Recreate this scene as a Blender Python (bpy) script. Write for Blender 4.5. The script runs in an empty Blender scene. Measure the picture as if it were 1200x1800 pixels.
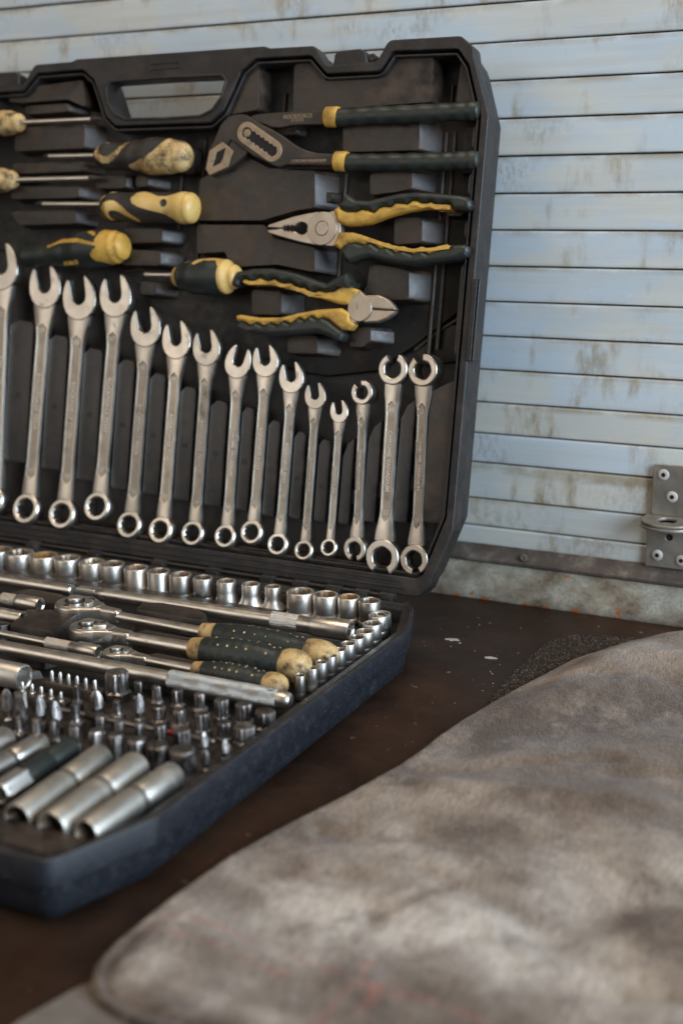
import bpy, bmesh, math, random
from mathutils import Vector, Matrix, noise
random.seed(7)
R = math.radians
U = 0.0013            # metres per drawing unit
TZ = 27.0             # the case rim stands 27 units above the table
scene = bpy.context.scene
col = scene.collection

# ------------------------------------------------------------------ camera
CAM_LOC = Vector((248.5, -605.4, 218.5 + TZ)) * U
psi, pit, rol = 0.47036, 0.24551, -0.00602
Fh = Vector((-math.sin(psi), math.cos(psi), 0)); Rh = Vector((math.cos(psi), math.sin(psi), 0)); Zv = Vector((0, 0, 1))
fw = Fh * math.cos(pit) - Zv * math.sin(pit)
up0 = Fh * math.sin(pit) + Zv * math.cos(pit)
rt = Rh * math.cos(rol) + up0 * math.sin(rol)
upv = -Rh * math.sin(rol) + up0 * math.cos(rol)
cd = bpy.data.cameras.new('camera')
cam = bpy.data.objects.new('camera', cd); col.objects.link(cam)
m3 = Matrix((rt, upv, -fw)).transposed()
cam.matrix_world = Matrix.Translation(CAM_LOC) @ m3.to_4x4()
cd.sensor_fit = 'VERTICAL'; cd.sensor_height = 36.0; cd.sensor_width = 24.0
cd.lens = 2186.3 / 1800 * 36
cd.clip_start = 0.01; cd.clip_end = 50
cd.dof.use_dof = True; cd.dof.focus_distance = 0.845; cd.dof.aperture_fstop = 4.4
cd.dof.aperture_blades = 9
scene.camera = cam

# ------------------------------------------------------------------ light
w = bpy.data.worlds.new('World'); scene.world = w; w.use_nodes = True
wn = w.node_tree.nodes['Background']
wn.inputs[0].default_value = (1.0, 0.89, 0.77, 1); wn.inputs[1].default_value = 0.075
def area(name, loc, aim, sx, sy, energy, colr):
    ld = bpy.data.lights.new(name, 'AREA'); ld.shape = 'RECTANGLE'; ld.size = sx; ld.size_y = sy
    ld.energy = energy; ld.color = colr
    o = bpy.data.objects.new(name, ld); col.objects.link(o); o.location = loc
    o.rotation_euler = (Vector(aim) - Vector(loc)).to_track_quat('-Z', 'Y').to_euler()
    return o
area('window_light', (1.75, -0.68, 0.70), (-0.1, 0.05, 0.15), 1.3, 1.15, 64, (0.69, 0.845, 1.0))
area('ceiling_light', (-0.15, -0.55, 2.3), (-0.1, -0.05, 0.1), 1.3, 0.9, 21, (1.0, 0.82, 0.62))
area('wrench_fill_light', (-1.35, -1.75, 0.85), (-0.2, 0.05, 0.2), 1.5, 1.5, 9.0, (1.0, 0.91, 0.80))  # unseen fill lamp, added front left to brighten the wrench faces
scene.view_settings.view_transform = 'Standard'; scene.view_settings.look = 'None'
scene.view_settings.exposure = 0.1; scene.view_settings.gamma = 1.0
scene.cycles.use_denoising = True
scene.cycles.max_bounces = 6

# ------------------------------------------------------------------ materials
def mat(name, c1, c2=None, rough=(0.5, 0.5), metal=0.0, nscale=60, dirt=None, dirt_scale=25, dirt_lo=0.55, dirt_hi=0.75,
        bump=0.0, bscale=900, spec=0.5, speck=None, stretch=(1, 1, 1), sheen=0.0, scratch=0.0, dirt_rough=0.75, coat=0.0):
    m = bpy.data.materials.new(name); m.use_nodes = True
    nt = m.node_tree; N = nt.nodes; L = nt.links
    b = N['Principled BSDF']; b.inputs['Metallic'].default_value = metal
    b.inputs['Specular IOR Level'].default_value = spec
    b.inputs['Sheen Weight'].default_value = sheen; b.inputs['Sheen Roughness'].default_value = 0.6
    b.inputs['Coat Weight'].default_value = coat
    tc = N.new('ShaderNodeTexCoord'); oi = N.new('ShaderNodeObjectInfo')
    mul = N.new('ShaderNodeMath'); mul.operation = 'MULTIPLY'; mul.inputs[1].default_value = 7.3
    L.new(oi.outputs['Random'], mul.inputs[0])
    add = N.new('ShaderNodeVectorMath'); add.operation = 'ADD'
    mp = N.new('ShaderNodeMapping'); mp.inputs['Scale'].default_value = stretch
    L.new(tc.outputs['Object'], mp.inputs[0]); L.new(mp.outputs[0], add.inputs[0]); L.new(mul.outputs[0], add.inputs[1])
    vec = add.outputs[0]
    def noi(sc, det=4, ro=0.55):
        n = N.new('ShaderNodeTexNoise'); n.inputs['Scale'].default_value = sc; n.inputs['Detail'].default_value = det
        n.inputs['Roughness'].default_value = ro; L.new(vec, n.inputs['Vector']); return n.outputs['Fac']
    def ramp(src, lo, hi, a=(0, 0, 0, 1), bb=(1, 1, 1, 1)):
        r = N.new('ShaderNodeValToRGB'); r.color_ramp.elements[0].position = lo; r.color_ramp.elements[1].position = hi
        r.color_ramp.elements[0].color = a; r.color_ramp.elements[1].color = bb; L.new(src, r.inputs[0]); return r.outputs[0]
    def mix(fac, a, bb):
        x = N.new('ShaderNodeMix'); x.data_type = 'RGBA'
        L.new(fac, x.inputs[0])
        for i, q in ((6, a), (7, bb)):
            if isinstance(q, tuple): x.inputs[i].default_value = (*q[:3], 1)
            else: L.new(q, x.inputs[i])
        return x.outputs[2]
    n1 = noi(nscale)
    c = mix(ramp(n1, 0.35, 0.68), c1, c2 or c1)
    rsrc = ramp(noi(nscale * 2.3), 0.3, 0.7, (rough[0],) * 3 + (1,), (rough[1],) * 3 + (1,))
    if dirt:
        dm = ramp(noi(dirt_scale, 7, 0.68), dirt_lo, dirt_hi)
        c = mix(dm, c, dirt)
        rsrc = mix(dm, rsrc, (dirt_rough,) * 3)
        if metal > 0.3:
            inv = N.new('ShaderNodeMath'); inv.operation = 'MULTIPLY_ADD'; inv.inputs[1].default_value = -metal * 0.8; inv.inputs[2].default_value = metal
            L.new(dm, inv.inputs[0]); L.new(inv.outputs[0], b.inputs['Metallic'])
    if speck:
        c = mix(ramp(noi(bscale * 0.5, 2), speck[1], speck[1] + 0.06), c, speck[0])
    if metal > 0.9:
        mm = N.new('ShaderNodeMix'); mm.data_type = 'RGBA'; mm.blend_type = 'MULTIPLY'; mm.inputs[0].default_value = 1.0; L.new(c, mm.inputs[6]); L.new(oi.outputs['Color'], mm.inputs[7]); c = mm.outputs[2]
    L.new(c, b.inputs['Base Color']); L.new(rsrc, b.inputs['Roughness'])
    if bump:
        bp_ = N.new('ShaderNodeBump'); bp_.inputs['Strength'].default_value = bump; bp_.inputs['Distance'].default_value = 0.0006
        L.new(noi(bscale, 3), bp_.inputs['Height']); L.new(bp_.outputs[0], b.inputs['Normal'])
    m['vec'] = 0
    return m

M = {}
M['plastic'] = mat('case_plastic', (0.010, 0.0078, 0.0068), (0.017, 0.0125, 0.010), (0.26, 0.38), nscale=90, dirt=(0.085, 0.052, 0.033), dirt_scale=55,
                   dirt_lo=0.40, dirt_hi=0.84, bump=0.25, bscale=2600, speck=((0.14, 0.10, 0.075), 0.70), spec=0.55)
M['padplastic'] = mat('pad_plastic', (0.011, 0.0105, 0.0115), (0.018, 0.0165, 0.017), (0.26, 0.38), nscale=90, dirt=(0.060, 0.046, 0.038), dirt_scale=60,
                   dirt_lo=0.46, dirt_hi=0.88, bump=0.25, bscale=2600, speck=((0.15, 0.12, 0.10), 0.70), spec=0.55)
M['shell'] = mat('case_shell', (0.010, 0.009, 0.0095), (0.017, 0.0145, 0.014), (0.32, 0.46), nscale=70, dirt=(0.060, 0.044, 0.034), dirt_scale=45,
                 dirt_lo=0.48, dirt_hi=0.88, bump=0.5, bscale=2200, speck=((0.16, 0.13, 0.115), 0.68))
M['outer'] = mat('outer_case_wall', (0.0065, 0.0085, 0.0130), (0.0105, 0.0125, 0.0175), (0.36, 0.50), nscale=120, dirt=(0.032, 0.033, 0.038), dirt_scale=110,
                 dirt_lo=0.52, dirt_hi=0.9, bump=0.5, bscale=1900, speck=((0.13, 0.12, 0.12), 0.66))
M['floor'] = mat('tray_floor', (0.0035, 0.0028, 0.0025), (0.006, 0.0045, 0.0036), (0.45, 0.65), nscale=60, dirt=(0.048, 0.024, 0.010), dirt_scale=34, dirt_lo=0.54, dirt_hi=0.82, bump=0.2, bscale=2000)  # darker copy of the tray plastic, recess shade put into its colour
M['steel'] = mat('satin_steel', (0.71, 0.665, 0.605), (0.61, 0.57, 0.51), (0.28, 0.42), 1.0, 45, dirt=(0.20, 0.13, 0.08), dirt_scale=70, dirt_lo=0.60, dirt_hi=0.82, bump=0.08, bscale=3000)
M['deep'] = mat('matte_steel', (0.62, 0.585, 0.52), (0.54, 0.505, 0.445), (0.42, 0.52), 1.0, 45, dirt=(0.22, 0.16, 0.10), dirt_scale=50, dirt_lo=0.60, dirt_hi=0.85)
M['panel'] = mat('shaded_panel_steel', (0.46, 0.42, 0.365), (0.36, 0.325, 0.28), (0.40, 0.52), 1.0, 70, dirt=(0.13, 0.085, 0.05), dirt_scale=80, dirt_lo=0.55, dirt_hi=0.8)  # darker base colour paints the shade around the lettering, dirt spots on top
M['chrome'] = mat('socket_steel', (0.76, 0.73, 0.69), (0.64, 0.61, 0.56), (0.33, 0.46), 1.0, 60, dirt=(0.22, 0.13, 0.07), dirt_scale=40, dirt_lo=0.62, dirt_hi=0.85, bump=0.06, bscale=3000)
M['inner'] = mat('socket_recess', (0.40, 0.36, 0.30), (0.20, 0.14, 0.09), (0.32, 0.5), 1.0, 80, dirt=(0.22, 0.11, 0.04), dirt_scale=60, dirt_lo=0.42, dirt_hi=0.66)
M['rust'] = mat('rusty_recess', (0.32, 0.17, 0.05), (0.18, 0.08, 0.03), (0.5, 0.7), 0.5, 90, dirt=(0.42, 0.24, 0.06), dirt_scale=90, dirt_lo=0.45, dirt_hi=0.7)
M['bit'] = mat('bit_steel', (0.33, 0.305, 0.29), (0.20, 0.175, 0.16), (0.26, 0.42), 1.0, 120, dirt=(0.12, 0.075, 0.05), dirt_scale=110, dirt_lo=0.5, dirt_hi=0.78)
M['darksteel'] = mat('black_steel', (0.030, 0.025, 0.022), (0.055, 0.042, 0.033), (0.40, 0.55), 0.3, 40, dirt=(0.10, 0.07, 0.05), dirt_scale=40, dirt_lo=0.55, dirt_hi=0.85, bump=0.15, bscale=2000)
M['tansteel'] = mat('worn_steel', (0.37, 0.28, 0.19), (0.28, 0.20, 0.13), (0.42, 0.58), 0.55, 90, dirt=(0.12, 0.08, 0.05), dirt_scale=80, dirt_lo=0.56, dirt_hi=0.8, bump=0.2, bscale=1500)
M['plierface'] = mat('plier_steel', (0.46, 0.40, 0.33), (0.38, 0.32, 0.26), (0.36, 0.46), 0.85, 50, dirt=(0.20, 0.14, 0.09), dirt_scale=40, dirt_lo=0.62, dirt_hi=0.85, bump=0.1, bscale=2200)
M['rubber'] = mat('green_black_rubber', (0.014, 0.019, 0.017), (0.022, 0.027, 0.022), (0.36, 0.52), nscale=50, dirt=(0.060, 0.050, 0.038), dirt_scale=30, dirt_lo=0.55, dirt_hi=0.9, bump=0.15, bscale=1800)
M['blackrub'] = mat('black_rubber', (0.024, 0.020, 0.018), (0.034, 0.027, 0.023), (0.45, 0.6), nscale=50, dirt=(0.060, 0.046, 0.035), dirt_scale=40, dirt_lo=0.55, dirt_hi=0.9, bump=0.15, bscale=1800)
M['yellow'] = mat('grimy_yellow', (0.60, 0.35, 0.065), (0.48, 0.26, 0.045), (0.38, 0.52), nscale=60, dirt=(0.13, 0.075, 0.022), dirt_scale=70, dirt_lo=0.46, dirt_hi=0.76, bump=0.1, bscale=1500)
M['cream'] = mat('stained_cream', (0.68, 0.46, 0.16), (0.55, 0.33, 0.09), (0.34, 0.5), nscale=50, dirt=(0.17, 0.09, 0.03), dirt_scale=55, dirt_lo=0.52, dirt_hi=0.78, bump=0.1, bscale=1500)
M['dirtycream'] = mat('dirty_cream', (0.62, 0.43, 0.19), (0.40, 0.24, 0.09), (0.4, 0.6), nscale=70, dirt=(0.060, 0.036, 0.018), dirt_scale=100, dirt_lo=0.45, dirt_hi=0.64, bump=0.4, bscale=700)
M['red'] = mat('red_plastic', (0.55, 0.02, 0.012), None, (0.4, 0.4))
M['galv'] = mat('zinc_plate', (0.34, 0.32, 0.28), (0.24, 0.22, 0.19), (0.38, 0.55), 0.75, 50, dirt=(0.16, 0.10, 0.055), dirt_scale=35, dirt_lo=0.5, dirt_hi=0.76, bump=0.1, bscale=1500)
M['rivet'] = mat('painted_rivet', (0.44, 0.41, 0.37), (0.34, 0.30, 0.26), (0.4, 0.55), 0.0, 150, dirt=(0.22, 0.15, 0.10), dirt_scale=120, dirt_lo=0.55, dirt_hi=0.8)
M['black'] = mat('dark_hole', (0.006, 0.005, 0.005), None, (0.7, 0.8))

# ------------------------------------------------------------------ mesh helpers (drawing units)
def rnd_poly(poly, r, n=4):
    out = []; k = len(poly)
    for i in range(k):
        p0, p1, p2 = Vector(poly[i - 1]).to_2d(), Vector(poly[i]).to_2d(), Vector(poly[(i + 1) % k]).to_2d()
        a = p0 - p1; b = p2 - p1; la, lb = a.length, b.length
        if la < 1e-6 or lb < 1e-6: out.append(tuple(p1)); continue
        a /= la; b /= lb
        ang = a.angle(b, math.pi)
        d = min(r / max(math.tan(ang / 2), 1e-3), la * 0.45, lb * 0.45)
        if ang > R(172) or d < 0.02: out.append(tuple(p1)); continue
        s, e = p1 + a * d, p1 + b * d
        for j in range(n + 1):
            t = j / n; q = s * (1 - t) ** 2 + p1 * (2 * t * (1 - t)) + e * t * t
            out.append((q.x, q.y))
    return out
def sstep(a, b, x):
    t = min(max((x - a) / (b - a), 0), 1); return t * t * (3 - 2 * t)
def area2(p): return 0.5 * sum(p[i - 1][0] * p[i][1] - p[i][0] * p[i - 1][1] for i in range(len(p)))
def inset(poly, d):
    """move every edge inwards by d (polygon given either way round)"""
    k = len(poly); s = 1 if area2(poly) > 0 else -1; out = []
    for i in range(k):
        p0, p1, p2 = Vector(poly[i - 1]), Vector(poly[i]), Vector(poly[(i + 1) % k])
        e1 = (p1 - p0); e2 = (p2 - p1)
        if e1.length < 1e-7: e1 = e2
        if e2.length < 1e-7: e2 = e1
        n1 = Vector((-e1.y, e1.x)).normalized() * s; n2 = Vector((-e2.y, e2.x)).normalized() * s
        nn = n1 + n2
        if nn.length < 1e-4: nn = n1
        nn.normalize(); c = max(nn.dot(n1), 0.35)
        out.append(tuple(p1 + nn * (d / c)))
    return out
def circ(cx, cy, r, n=32, a0=0): return [(cx + r * math.cos(a0 + 2 * math.pi * i / n), cy + r * math.sin(a0 + 2 * math.pi * i / n)) for i in range(n)]
class MB:
    def __init__(s): s.v = []; s.f = []; s.mi = []
    def add(s, v, f, mi=0, mtx=None):
        o = len(s.v)
        s.v += [tuple(mtx @ Vector(p)) for p in v] if mtx is not None else [tuple(p) for p in v]
        s.f += [tuple(i + o for i in q) for q in f]; s.mi += [mi] * len(f); return s
    def loft(s, rings, cap0=True, cap1=True, mi=0, mtx=None):
        n = len(rings[0]); v = [p for r in rings for p in r]; f = []
        for k in range(len(rings) - 1):
            for i in range(n):
                j = (i + 1) % n; f.append((k * n + i, k * n + j, (k + 1) * n + j, (k + 1) * n + i))
        if cap0: f.append(tuple(range(n - 1, -1, -1)))
        if cap1: f.append(tuple((len(rings) - 1) * n + i for i in range(n)))
        return s.add(v, f, mi, mtx)
    def lathe(s, prof, n=40, cap0=True, cap1=True, mi=0, mtx=None):
        """prof: (radius or function of angle, z)"""
        rings = []
        for r, z in prof:
            rings.append([((r(a) if callable(r) else r) * math.cos(a), (r(a) if callable(r) else r) * math.sin(a), z) for a in (2 * math.pi * i / n for i in range(n))])
        return s.loft(rings, cap0, cap1, mi, mtx)
    def extr(s, loops, z0, z1, bev=0.3, res=2, mi=0, mtx=None):
        c = bpy.data.curves.new('c', 'CURVE'); c.dimensions = '2D'; c.fill_mode = 'BOTH'
        for lp in loops:
            sp = c.splines.new('POLY'); sp.points.add(len(lp) - 1)
            for i, p in enumerate(lp): sp.points[i].co = (p[0], p[1], 0, 1)
            sp.use_cyclic_u = True
        bev = min(bev, (z1 - z0) / 2 * 0.98)
        c.extrude = (z1 - z0) / 2 - bev; c.bevel_depth = bev; c.offset = -bev; c.bevel_resolution = res
        o = bpy.data.objects.new('c', c); me = bpy.data.meshes.new_from_object(o); zm = (z0 + z1) / 2
        s.add([(q.co.x, q.co.y, q.co.z + zm) for q in me.vertices], [tuple(p.vertices) for p in me.polygons], mi, mtx)
        bpy.data.objects.remove(o); bpy.data.curves.remove(c); bpy.data.meshes.remove(me); return s
    def block(s, top, ztop, zbot, draft=1.5, rslope=0.0, bev=0.9, seg=2, mi=0, lslope=0.0):
        """moulded block: top polygon, sides drafted outwards, an extra slope on the right-hand side"""
        if area2(top) < 0: top = top[::-1]
        xs = [p[0] for p in top]; x0, x1 = min(xs), max(xs); w_ = max(x1 - x0, 1e-3)
        out = inset(top, -draft); bot = []
        for p, q in zip(top, out):
            t = (p[0] - x0) / w_
            bot.append((q[0] + rslope * sstep(0.72, 0.97, t), q[1]))
        bm = bmesh.new()
        a = [bm.verts.new((x, y, ztop)) for x, y in top]; b = [bm.verts.new((x, y, zbot)) for x, y in bot]
        ft = bm.faces.new(a); n = len(a)
        for i in range(n): bm.faces.new((b[i], b[(i + 1) % n], a[(i + 1) % n], a[i]))
        ed = [e for e in bm.edges if not (e.verts[0] in b and e.verts[1] in b)]
        bmesh.ops.bevel(bm, geom=ed, offset=bev, segments=seg, profile=0.6, affect='EDGES', clamp_overlap=True)
        bm.verts.index_update()
        s.add([tuple(v.co) for v in bm.verts], [tuple(v.index for v in f.verts) for f in bm.faces], mi); bm.free(); return s
    def tube(s, path, rad, n=16, mi=0, sq=1.0, cap=True):
        """round tube along a 3-D path; rad is a list"""
        P = [Vector(p) for p in path]; rings = []
        upx = Vector((0, 0, 1))
        for i, p in enumerate(P):
            t = (P[min(i + 1, len(P) - 1)] - P[max(i - 1, 0)]).normalized()
            if abs(t.dot(upx)) > 0.95: upx = Vector((0, 1, 0))
            a = t.cross(upx).normalized(); b = a.cross(t)
            rings.append([tuple(p + (a * math.cos(q) + b * math.sin(q) * sq) * rad[i]) for q in (2 * math.pi * j / n for j in range(n))])
        return s.loft(rings, cap, cap, mi)
    def text(s, body, size, mtx, ext=0.15, mi=0, bold=0.0):
        t = bpy.data.curves.new('t', 'FONT'); t.body = body; t.size = size; t.extrude = ext; t.align_x = 'CENTER'; t.align_y = 'CENTER'; t.offset = bold; t.resolution_u = 3
        o = bpy.data.objects.new('t', t); me = bpy.data.meshes.new_from_object(o)
        s.add([tuple(q.co) for q in me.vertices], [tuple(p.vertices) for p in me.polygons], mi, mtx)
        bpy.data.objects.remove(o); bpy.data.curves.remove(t); bpy.data.meshes.remove(me); return s
    def mesh(s, name, smooth=35, mats=()):
        me = bpy.data.meshes.new(name)
        me.from_pydata([(x * U, y * U, z * U) for x, y, z in s.v], [], s.f)
        for mm in mats: me.materials.append(mm)
        if len(mats) > 1: me.polygons.foreach_set('material_index', s.mi)
        me.update()
        if smooth:
            me.polygons.foreach_set('use_smooth', [True] * len(me.polygons))
            me.set_sharp_from_angle(angle=R(smooth))
        return me
    def obj(s, name, material, parent=None, mtx=None, smooth=35):
        mats = material if isinstance(material, (list, tuple)) else (material,)
        o = bpy.data.objects.new(name, s.mesh(name, smooth, mats)); col.objects.link(o)
        if parent is not None: o.parent = parent
        if mtx is not None: o.matrix_local = mtx
        return o
def tag(o, label, cat=None, group=None, kind=None):
    if label: o['label'] = label
    if cat: o['category'] = cat
    if group: o['group'] = group
    if kind: o['kind'] = kind
    return o
def thing(name, label, cat, mtx=None, group=None):
    o = bpy.data.objects.new(name, None); col.objects.link(o); o.empty_display_size = 0.01
    if mtx is not None: o.matrix_world = mtx
    return tag(o, label, cat, group)
def tint(root, v, w_=0.0):
    for c_ in root.children: c_.color = (v * (1 + w_), v, v * (1 - w_), 1)
def T(x, y, z): return Matrix.Translation(Vector((x, y, z)) * U)
def TU(x, y, z): return Matrix.Translation(Vector((x, y, z)))
def RZ(a): return Matrix.Rotation(R(a), 4, 'Z')
def RX(a): return Matrix.Rotation(R(a), 4, 'X')
def RY(a): return Matrix.Rotation(R(a), 4, 'Y')
def inpoly(x, y, p):
    c = False
    for i in range(len(p)):
        x0, y0 = p[i - 1]; x1, y1 = p[i]
        if (y0 > y) != (y1 > y) and x < (x1 - x0) * (y - y0) / (y1 - y0) + x0: c = not c
    return c
ORD = ['first', 'second', 'third', 'fourth', 'fifth', 'sixth', 'seventh', 'eighth', 'ninth', 'tenth', 'eleventh', 'twelfth', 'thirteenth', 'fourteenth', 'fifteenth', 'sixteenth', 'seventeenth', 'eighteenth']

# the open lid's own frame: x along the hinge, y up the lid, z out of the lid towards the viewer
LT = 0.186
LM = Matrix(((1, 0, 0, 0), (0, math.sin(LT), -math.cos(LT), 12.9548 * U), (0, math.cos(LT), math.sin(LT), (1.0 + TZ) * U), (0, 0, 0, 1)))
BM = T(0, 0, TZ)      # the base's frame: rim plane at z = 0
CX = -214.0           # middle of the case
def sym(half): return half + [(2 * CX - x, y) for x, y in half[::-1] if abs(x - CX) > 0.01]

# outlines of the tools in the lid (drawing units, lid frame)
PUMP_HEAD = [(-171.5, 263.9), (-170.4, 266.4), (-168.4, 268.5), (-166.0, 270.6), (-163.4, 271.6), (-160.5, 272.2), (-157.5, 272.3), (-154.9, 272.1), (-152.2, 271.4), (-148.7, 269.5), (-144.2, 267.0), (-139.8, 264.9), (-135.4, 263.0), (-131.1, 260.9), (-126.7, 258.6), (-123.2, 256.4), (-119.7, 254.2), (-115.4, 251.9), (-111.2, 250.3), (-107.0, 249.1), (-102.9, 248.3), (-97.2, 247.8), (-90.8, 247.4), (-90.2, 241.1), (-102.3, 241.3), (-114.5, 241.6), (-122.8, 241.8), (-125.6, 240.8), (-127.7, 240.5), (-131.9, 241.6), (-138.9, 244.6), (-146.0, 247.6), (-151.4, 251.0), (-157.7, 254.8), (-162.3, 257.4), (-165.3, 254.2), (-167.4, 256.3), (-171.6, 254.0), (-176.6, 251.1), (-177.3, 246.8), (-178.2, 240.2), (-175.6, 236.6), (-178.2, 238.7), (-178.8, 243.2), (-178.1, 248.3), (-176.0, 254.1), (-174.1, 257.7)]
PUMP_JAW = [(-162.3, 258.0), (-156.9, 255.1), (-149.7, 251.0), (-152.8, 247.8), (-158.5, 243.5), (-163.4, 240.3), (-175.6, 236.4), (-173.9, 239.8), (-168.5, 243.7), (-165.3, 247.3), (-164.7, 253.7)]
PUMP_TOP = [(-154.6, 269.5), (-151.3, 271.0), (-148.9, 272.0), (-144.7, 272.5), (-137.9, 272.7), (-129.6, 272.9), (-117.2, 273.0), (-98.6, 272.8), (-97.9, 264.8), (-108.4, 265.0), (-116.5, 265.2), (-122.3, 265.1), (-126.4, 264.3), (-130.5, 263.9), (-135.5, 264.2), (-140.7, 266.2), (-147.7, 267.8)]
PUMP_HEX = [(-167.8, 256.3), (-176.6, 251.2), (-177.3, 246.8), (-178.2, 240.2), (-175.6, 236.6), (-163.3, 241.3), (-161.8, 246.5), (-160.1, 250.7), (-164.4, 253.8)]
PUMP_HEXH = [(-165.2, 252.7), (-171.4, 250.0), (-172.2, 246.7), (-173.9, 241.2), (-168.2, 243.6), (-166.6, 246.6)]
PUMP_SLOT = [(-151.4, 261.1), (-132.6, 249.9)]
PUMP_PIN = [(-151.4, 261.1)]
PUMP_TXT = [(-127.5, 269.9), (-109.6, 270.2), (-123.8, 267.8), (-113.7, 268.1), (-119.7, 243.9), (-96.4, 243.8)]
PUMP_C1 = [(-100.7, 269.2), (-91.9, 269.2)]
PUMP_C2 = [(-92.4, 243.9), (-84.1, 243.6)]
PUMP_G1 = [(-93.6, 268.5), (-73.7, 269.1), (-52.5, 269.0), (-31.8, 269.2), (-15.1, 269.5), (-5.2, 269.7)]
PUMP_G2 = [(-85.2, 243.0), (-64.2, 242.6), (-43.2, 242.5), (-26.0, 242.5), (-12.6, 242.8), (-3.0, 243.0)]
COMB_HEAD = [(-132.3, 205.5), (-131.6, 207.0), (-123.6, 209.4), (-114.8, 211.9), (-107.4, 213.3), (-99.3, 214.5), (-96.8, 213.5), (-93.4, 213.8), (-89.5, 215.0), (-86.0, 213.6), (-84.1, 209.8), (-83.2, 200.1), (-84.5, 195.8), (-87.7, 194.7), (-91.8, 194.9), (-95.3, 196.2), (-98.9, 195.4), (-108.5, 196.8), (-120.1, 199.4), (-131.2, 202.2), (-132.1, 204.0), (-122.1, 204.6), (-120.4, 202.9), (-119.2, 203.8), (-118.1, 202.6), (-116.9, 203.7), (-115.6, 202.5), (-114.4, 203.6), (-113.3, 203.0), (-112.1, 202.3), (-110.8, 201.6), (-108.9, 201.3), (-106.9, 201.8), (-105.5, 203.0), (-104.9, 205.1), (-105.8, 207.0), (-107.4, 208.2), (-109.5, 208.6), (-111.3, 208.2), (-112.8, 207.3), (-113.6, 206.5), (-114.6, 206.2), (-115.9, 206.9), (-117.1, 206.0), (-118.5, 206.9), (-119.4, 205.9), (-120.7, 206.5), (-122.2, 205.1)]
COMB_PIV = [(-95.4, 204.9)]
COMB_YU = [(-88.9, 215.2), (-85.4, 217.9), (-83.4, 215.7), (-80.3, 214.4), (-74.2, 214.3), (-70.7, 215.7), (-67.0, 215.2), (-62.7, 213.8), (-60.0, 216.4), (-57.1, 217.3), (-52.7, 216.9), (-50.2, 219.1), (-46.7, 219.1), (-42.6, 218.5), (-39.9, 220.5), (-37.0, 220.5), (-33.4, 218.7), (-31.1, 218.9), (-28.4, 220.0), (-24.2, 217.7), (-19.8, 218.7), (-16.9, 218.2), (-14.0, 215.1), (-19.5, 215.4), (-30.9, 216.1), (-42.3, 214.6), (-53.7, 211.8), (-65.2, 207.9), (-72.3, 206.8), (-79.5, 206.4), (-85.8, 208.2)]
COMB_DU = [(-85.4, 217.9), (-83.3, 221.1), (-80.6, 224.8), (-78.0, 222.9), (-74.8, 221.0), (-66.3, 220.5), (-57.0, 222.5), (-47.8, 224.4), (-37.4, 225.1), (-28.2, 224.6), (-20.2, 223.9), (-11.2, 223.1), (-6.7, 222.2), (-4.5, 220.2), (-3.8, 217.1), (-4.9, 215.0), (-8.2, 214.6), (-14.2, 214.9), (-16.9, 218.4), (-19.8, 218.9), (-24.2, 217.9), (-28.4, 220.2), (-31.1, 219.1), (-33.4, 219.0), (-37.0, 220.7), (-39.9, 220.8), (-42.6, 218.7), (-46.7, 219.3), (-50.3, 219.3), (-52.8, 217.1), (-57.1, 217.5), (-60.0, 216.6), (-62.8, 214.0), (-67.1, 215.4), (-70.7, 215.9), (-74.2, 214.5), (-80.3, 214.6), (-83.4, 215.9)]
COMB_YL = [(-87.1, 195.2), (-85.6, 199.0), (-84.1, 202.8), (-75.6, 202.8), (-69.4, 201.3), (-59.6, 198.4), (-49.9, 195.8), (-38.1, 194.1), (-26.7, 194.7), (-13.7, 196.2), (-14.4, 194.4), (-20.8, 193.1), (-27.5, 191.1), (-31.0, 192.7), (-36.6, 190.8), (-42.6, 192.8), (-47.8, 191.5), (-52.2, 194.5), (-57.4, 193.7), (-63.1, 197.1), (-67.7, 195.7), (-73.3, 197.0), (-78.1, 196.4), (-82.0, 192.6)]
COMB_DL = [(-82.2, 192.3), (-78.0, 196.2), (-73.2, 196.7), (-67.7, 195.5), (-63.0, 196.8), (-57.4, 193.5), (-52.1, 194.3), (-47.8, 191.3), (-42.6, 192.6), (-36.6, 190.6), (-31.0, 192.4), (-27.5, 190.9), (-20.8, 192.9), (-14.4, 194.2), (-13.4, 196.3), (-6.5, 196.6), (-3.7, 195.6), (-3.1, 192.5), (-4.3, 189.9), (-10.2, 187.7), (-22.4, 186.0), (-33.8, 184.7), (-43.1, 184.9), (-51.4, 185.8), (-58.6, 187.5), (-63.5, 188.3), (-69.4, 187.1), (-75.2, 184.9), (-79.0, 186.7)]
NIP_UP = [(-71.1, 168.5), (-67.6, 169.5), (-64.8, 167.4), (-56.7, 167.9), (-52.3, 166.5), (-49.0, 164.7), (-46.2, 162.2), (-44.4, 159.6), (-50.2, 159.6), (-59.4, 160.0), (-62.9, 157.4), (-66.5, 157.3), (-71.7, 158.4), (-74.9, 161.9), (-73.1, 165.5)]
NIP_LO = [(-44.4, 159.3), (-46.5, 157.0), (-49.8, 154.7), (-55.3, 152.5), (-63.9, 151.8), (-66.2, 153.4), (-71.0, 150.4), (-73.3, 151.9), (-74.5, 157.0), (-70.3, 158.5), (-63.6, 157.4), (-59.4, 159.6), (-50.2, 159.3)]
NIP_PIV = [(-67.2, 159.9)]
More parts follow.
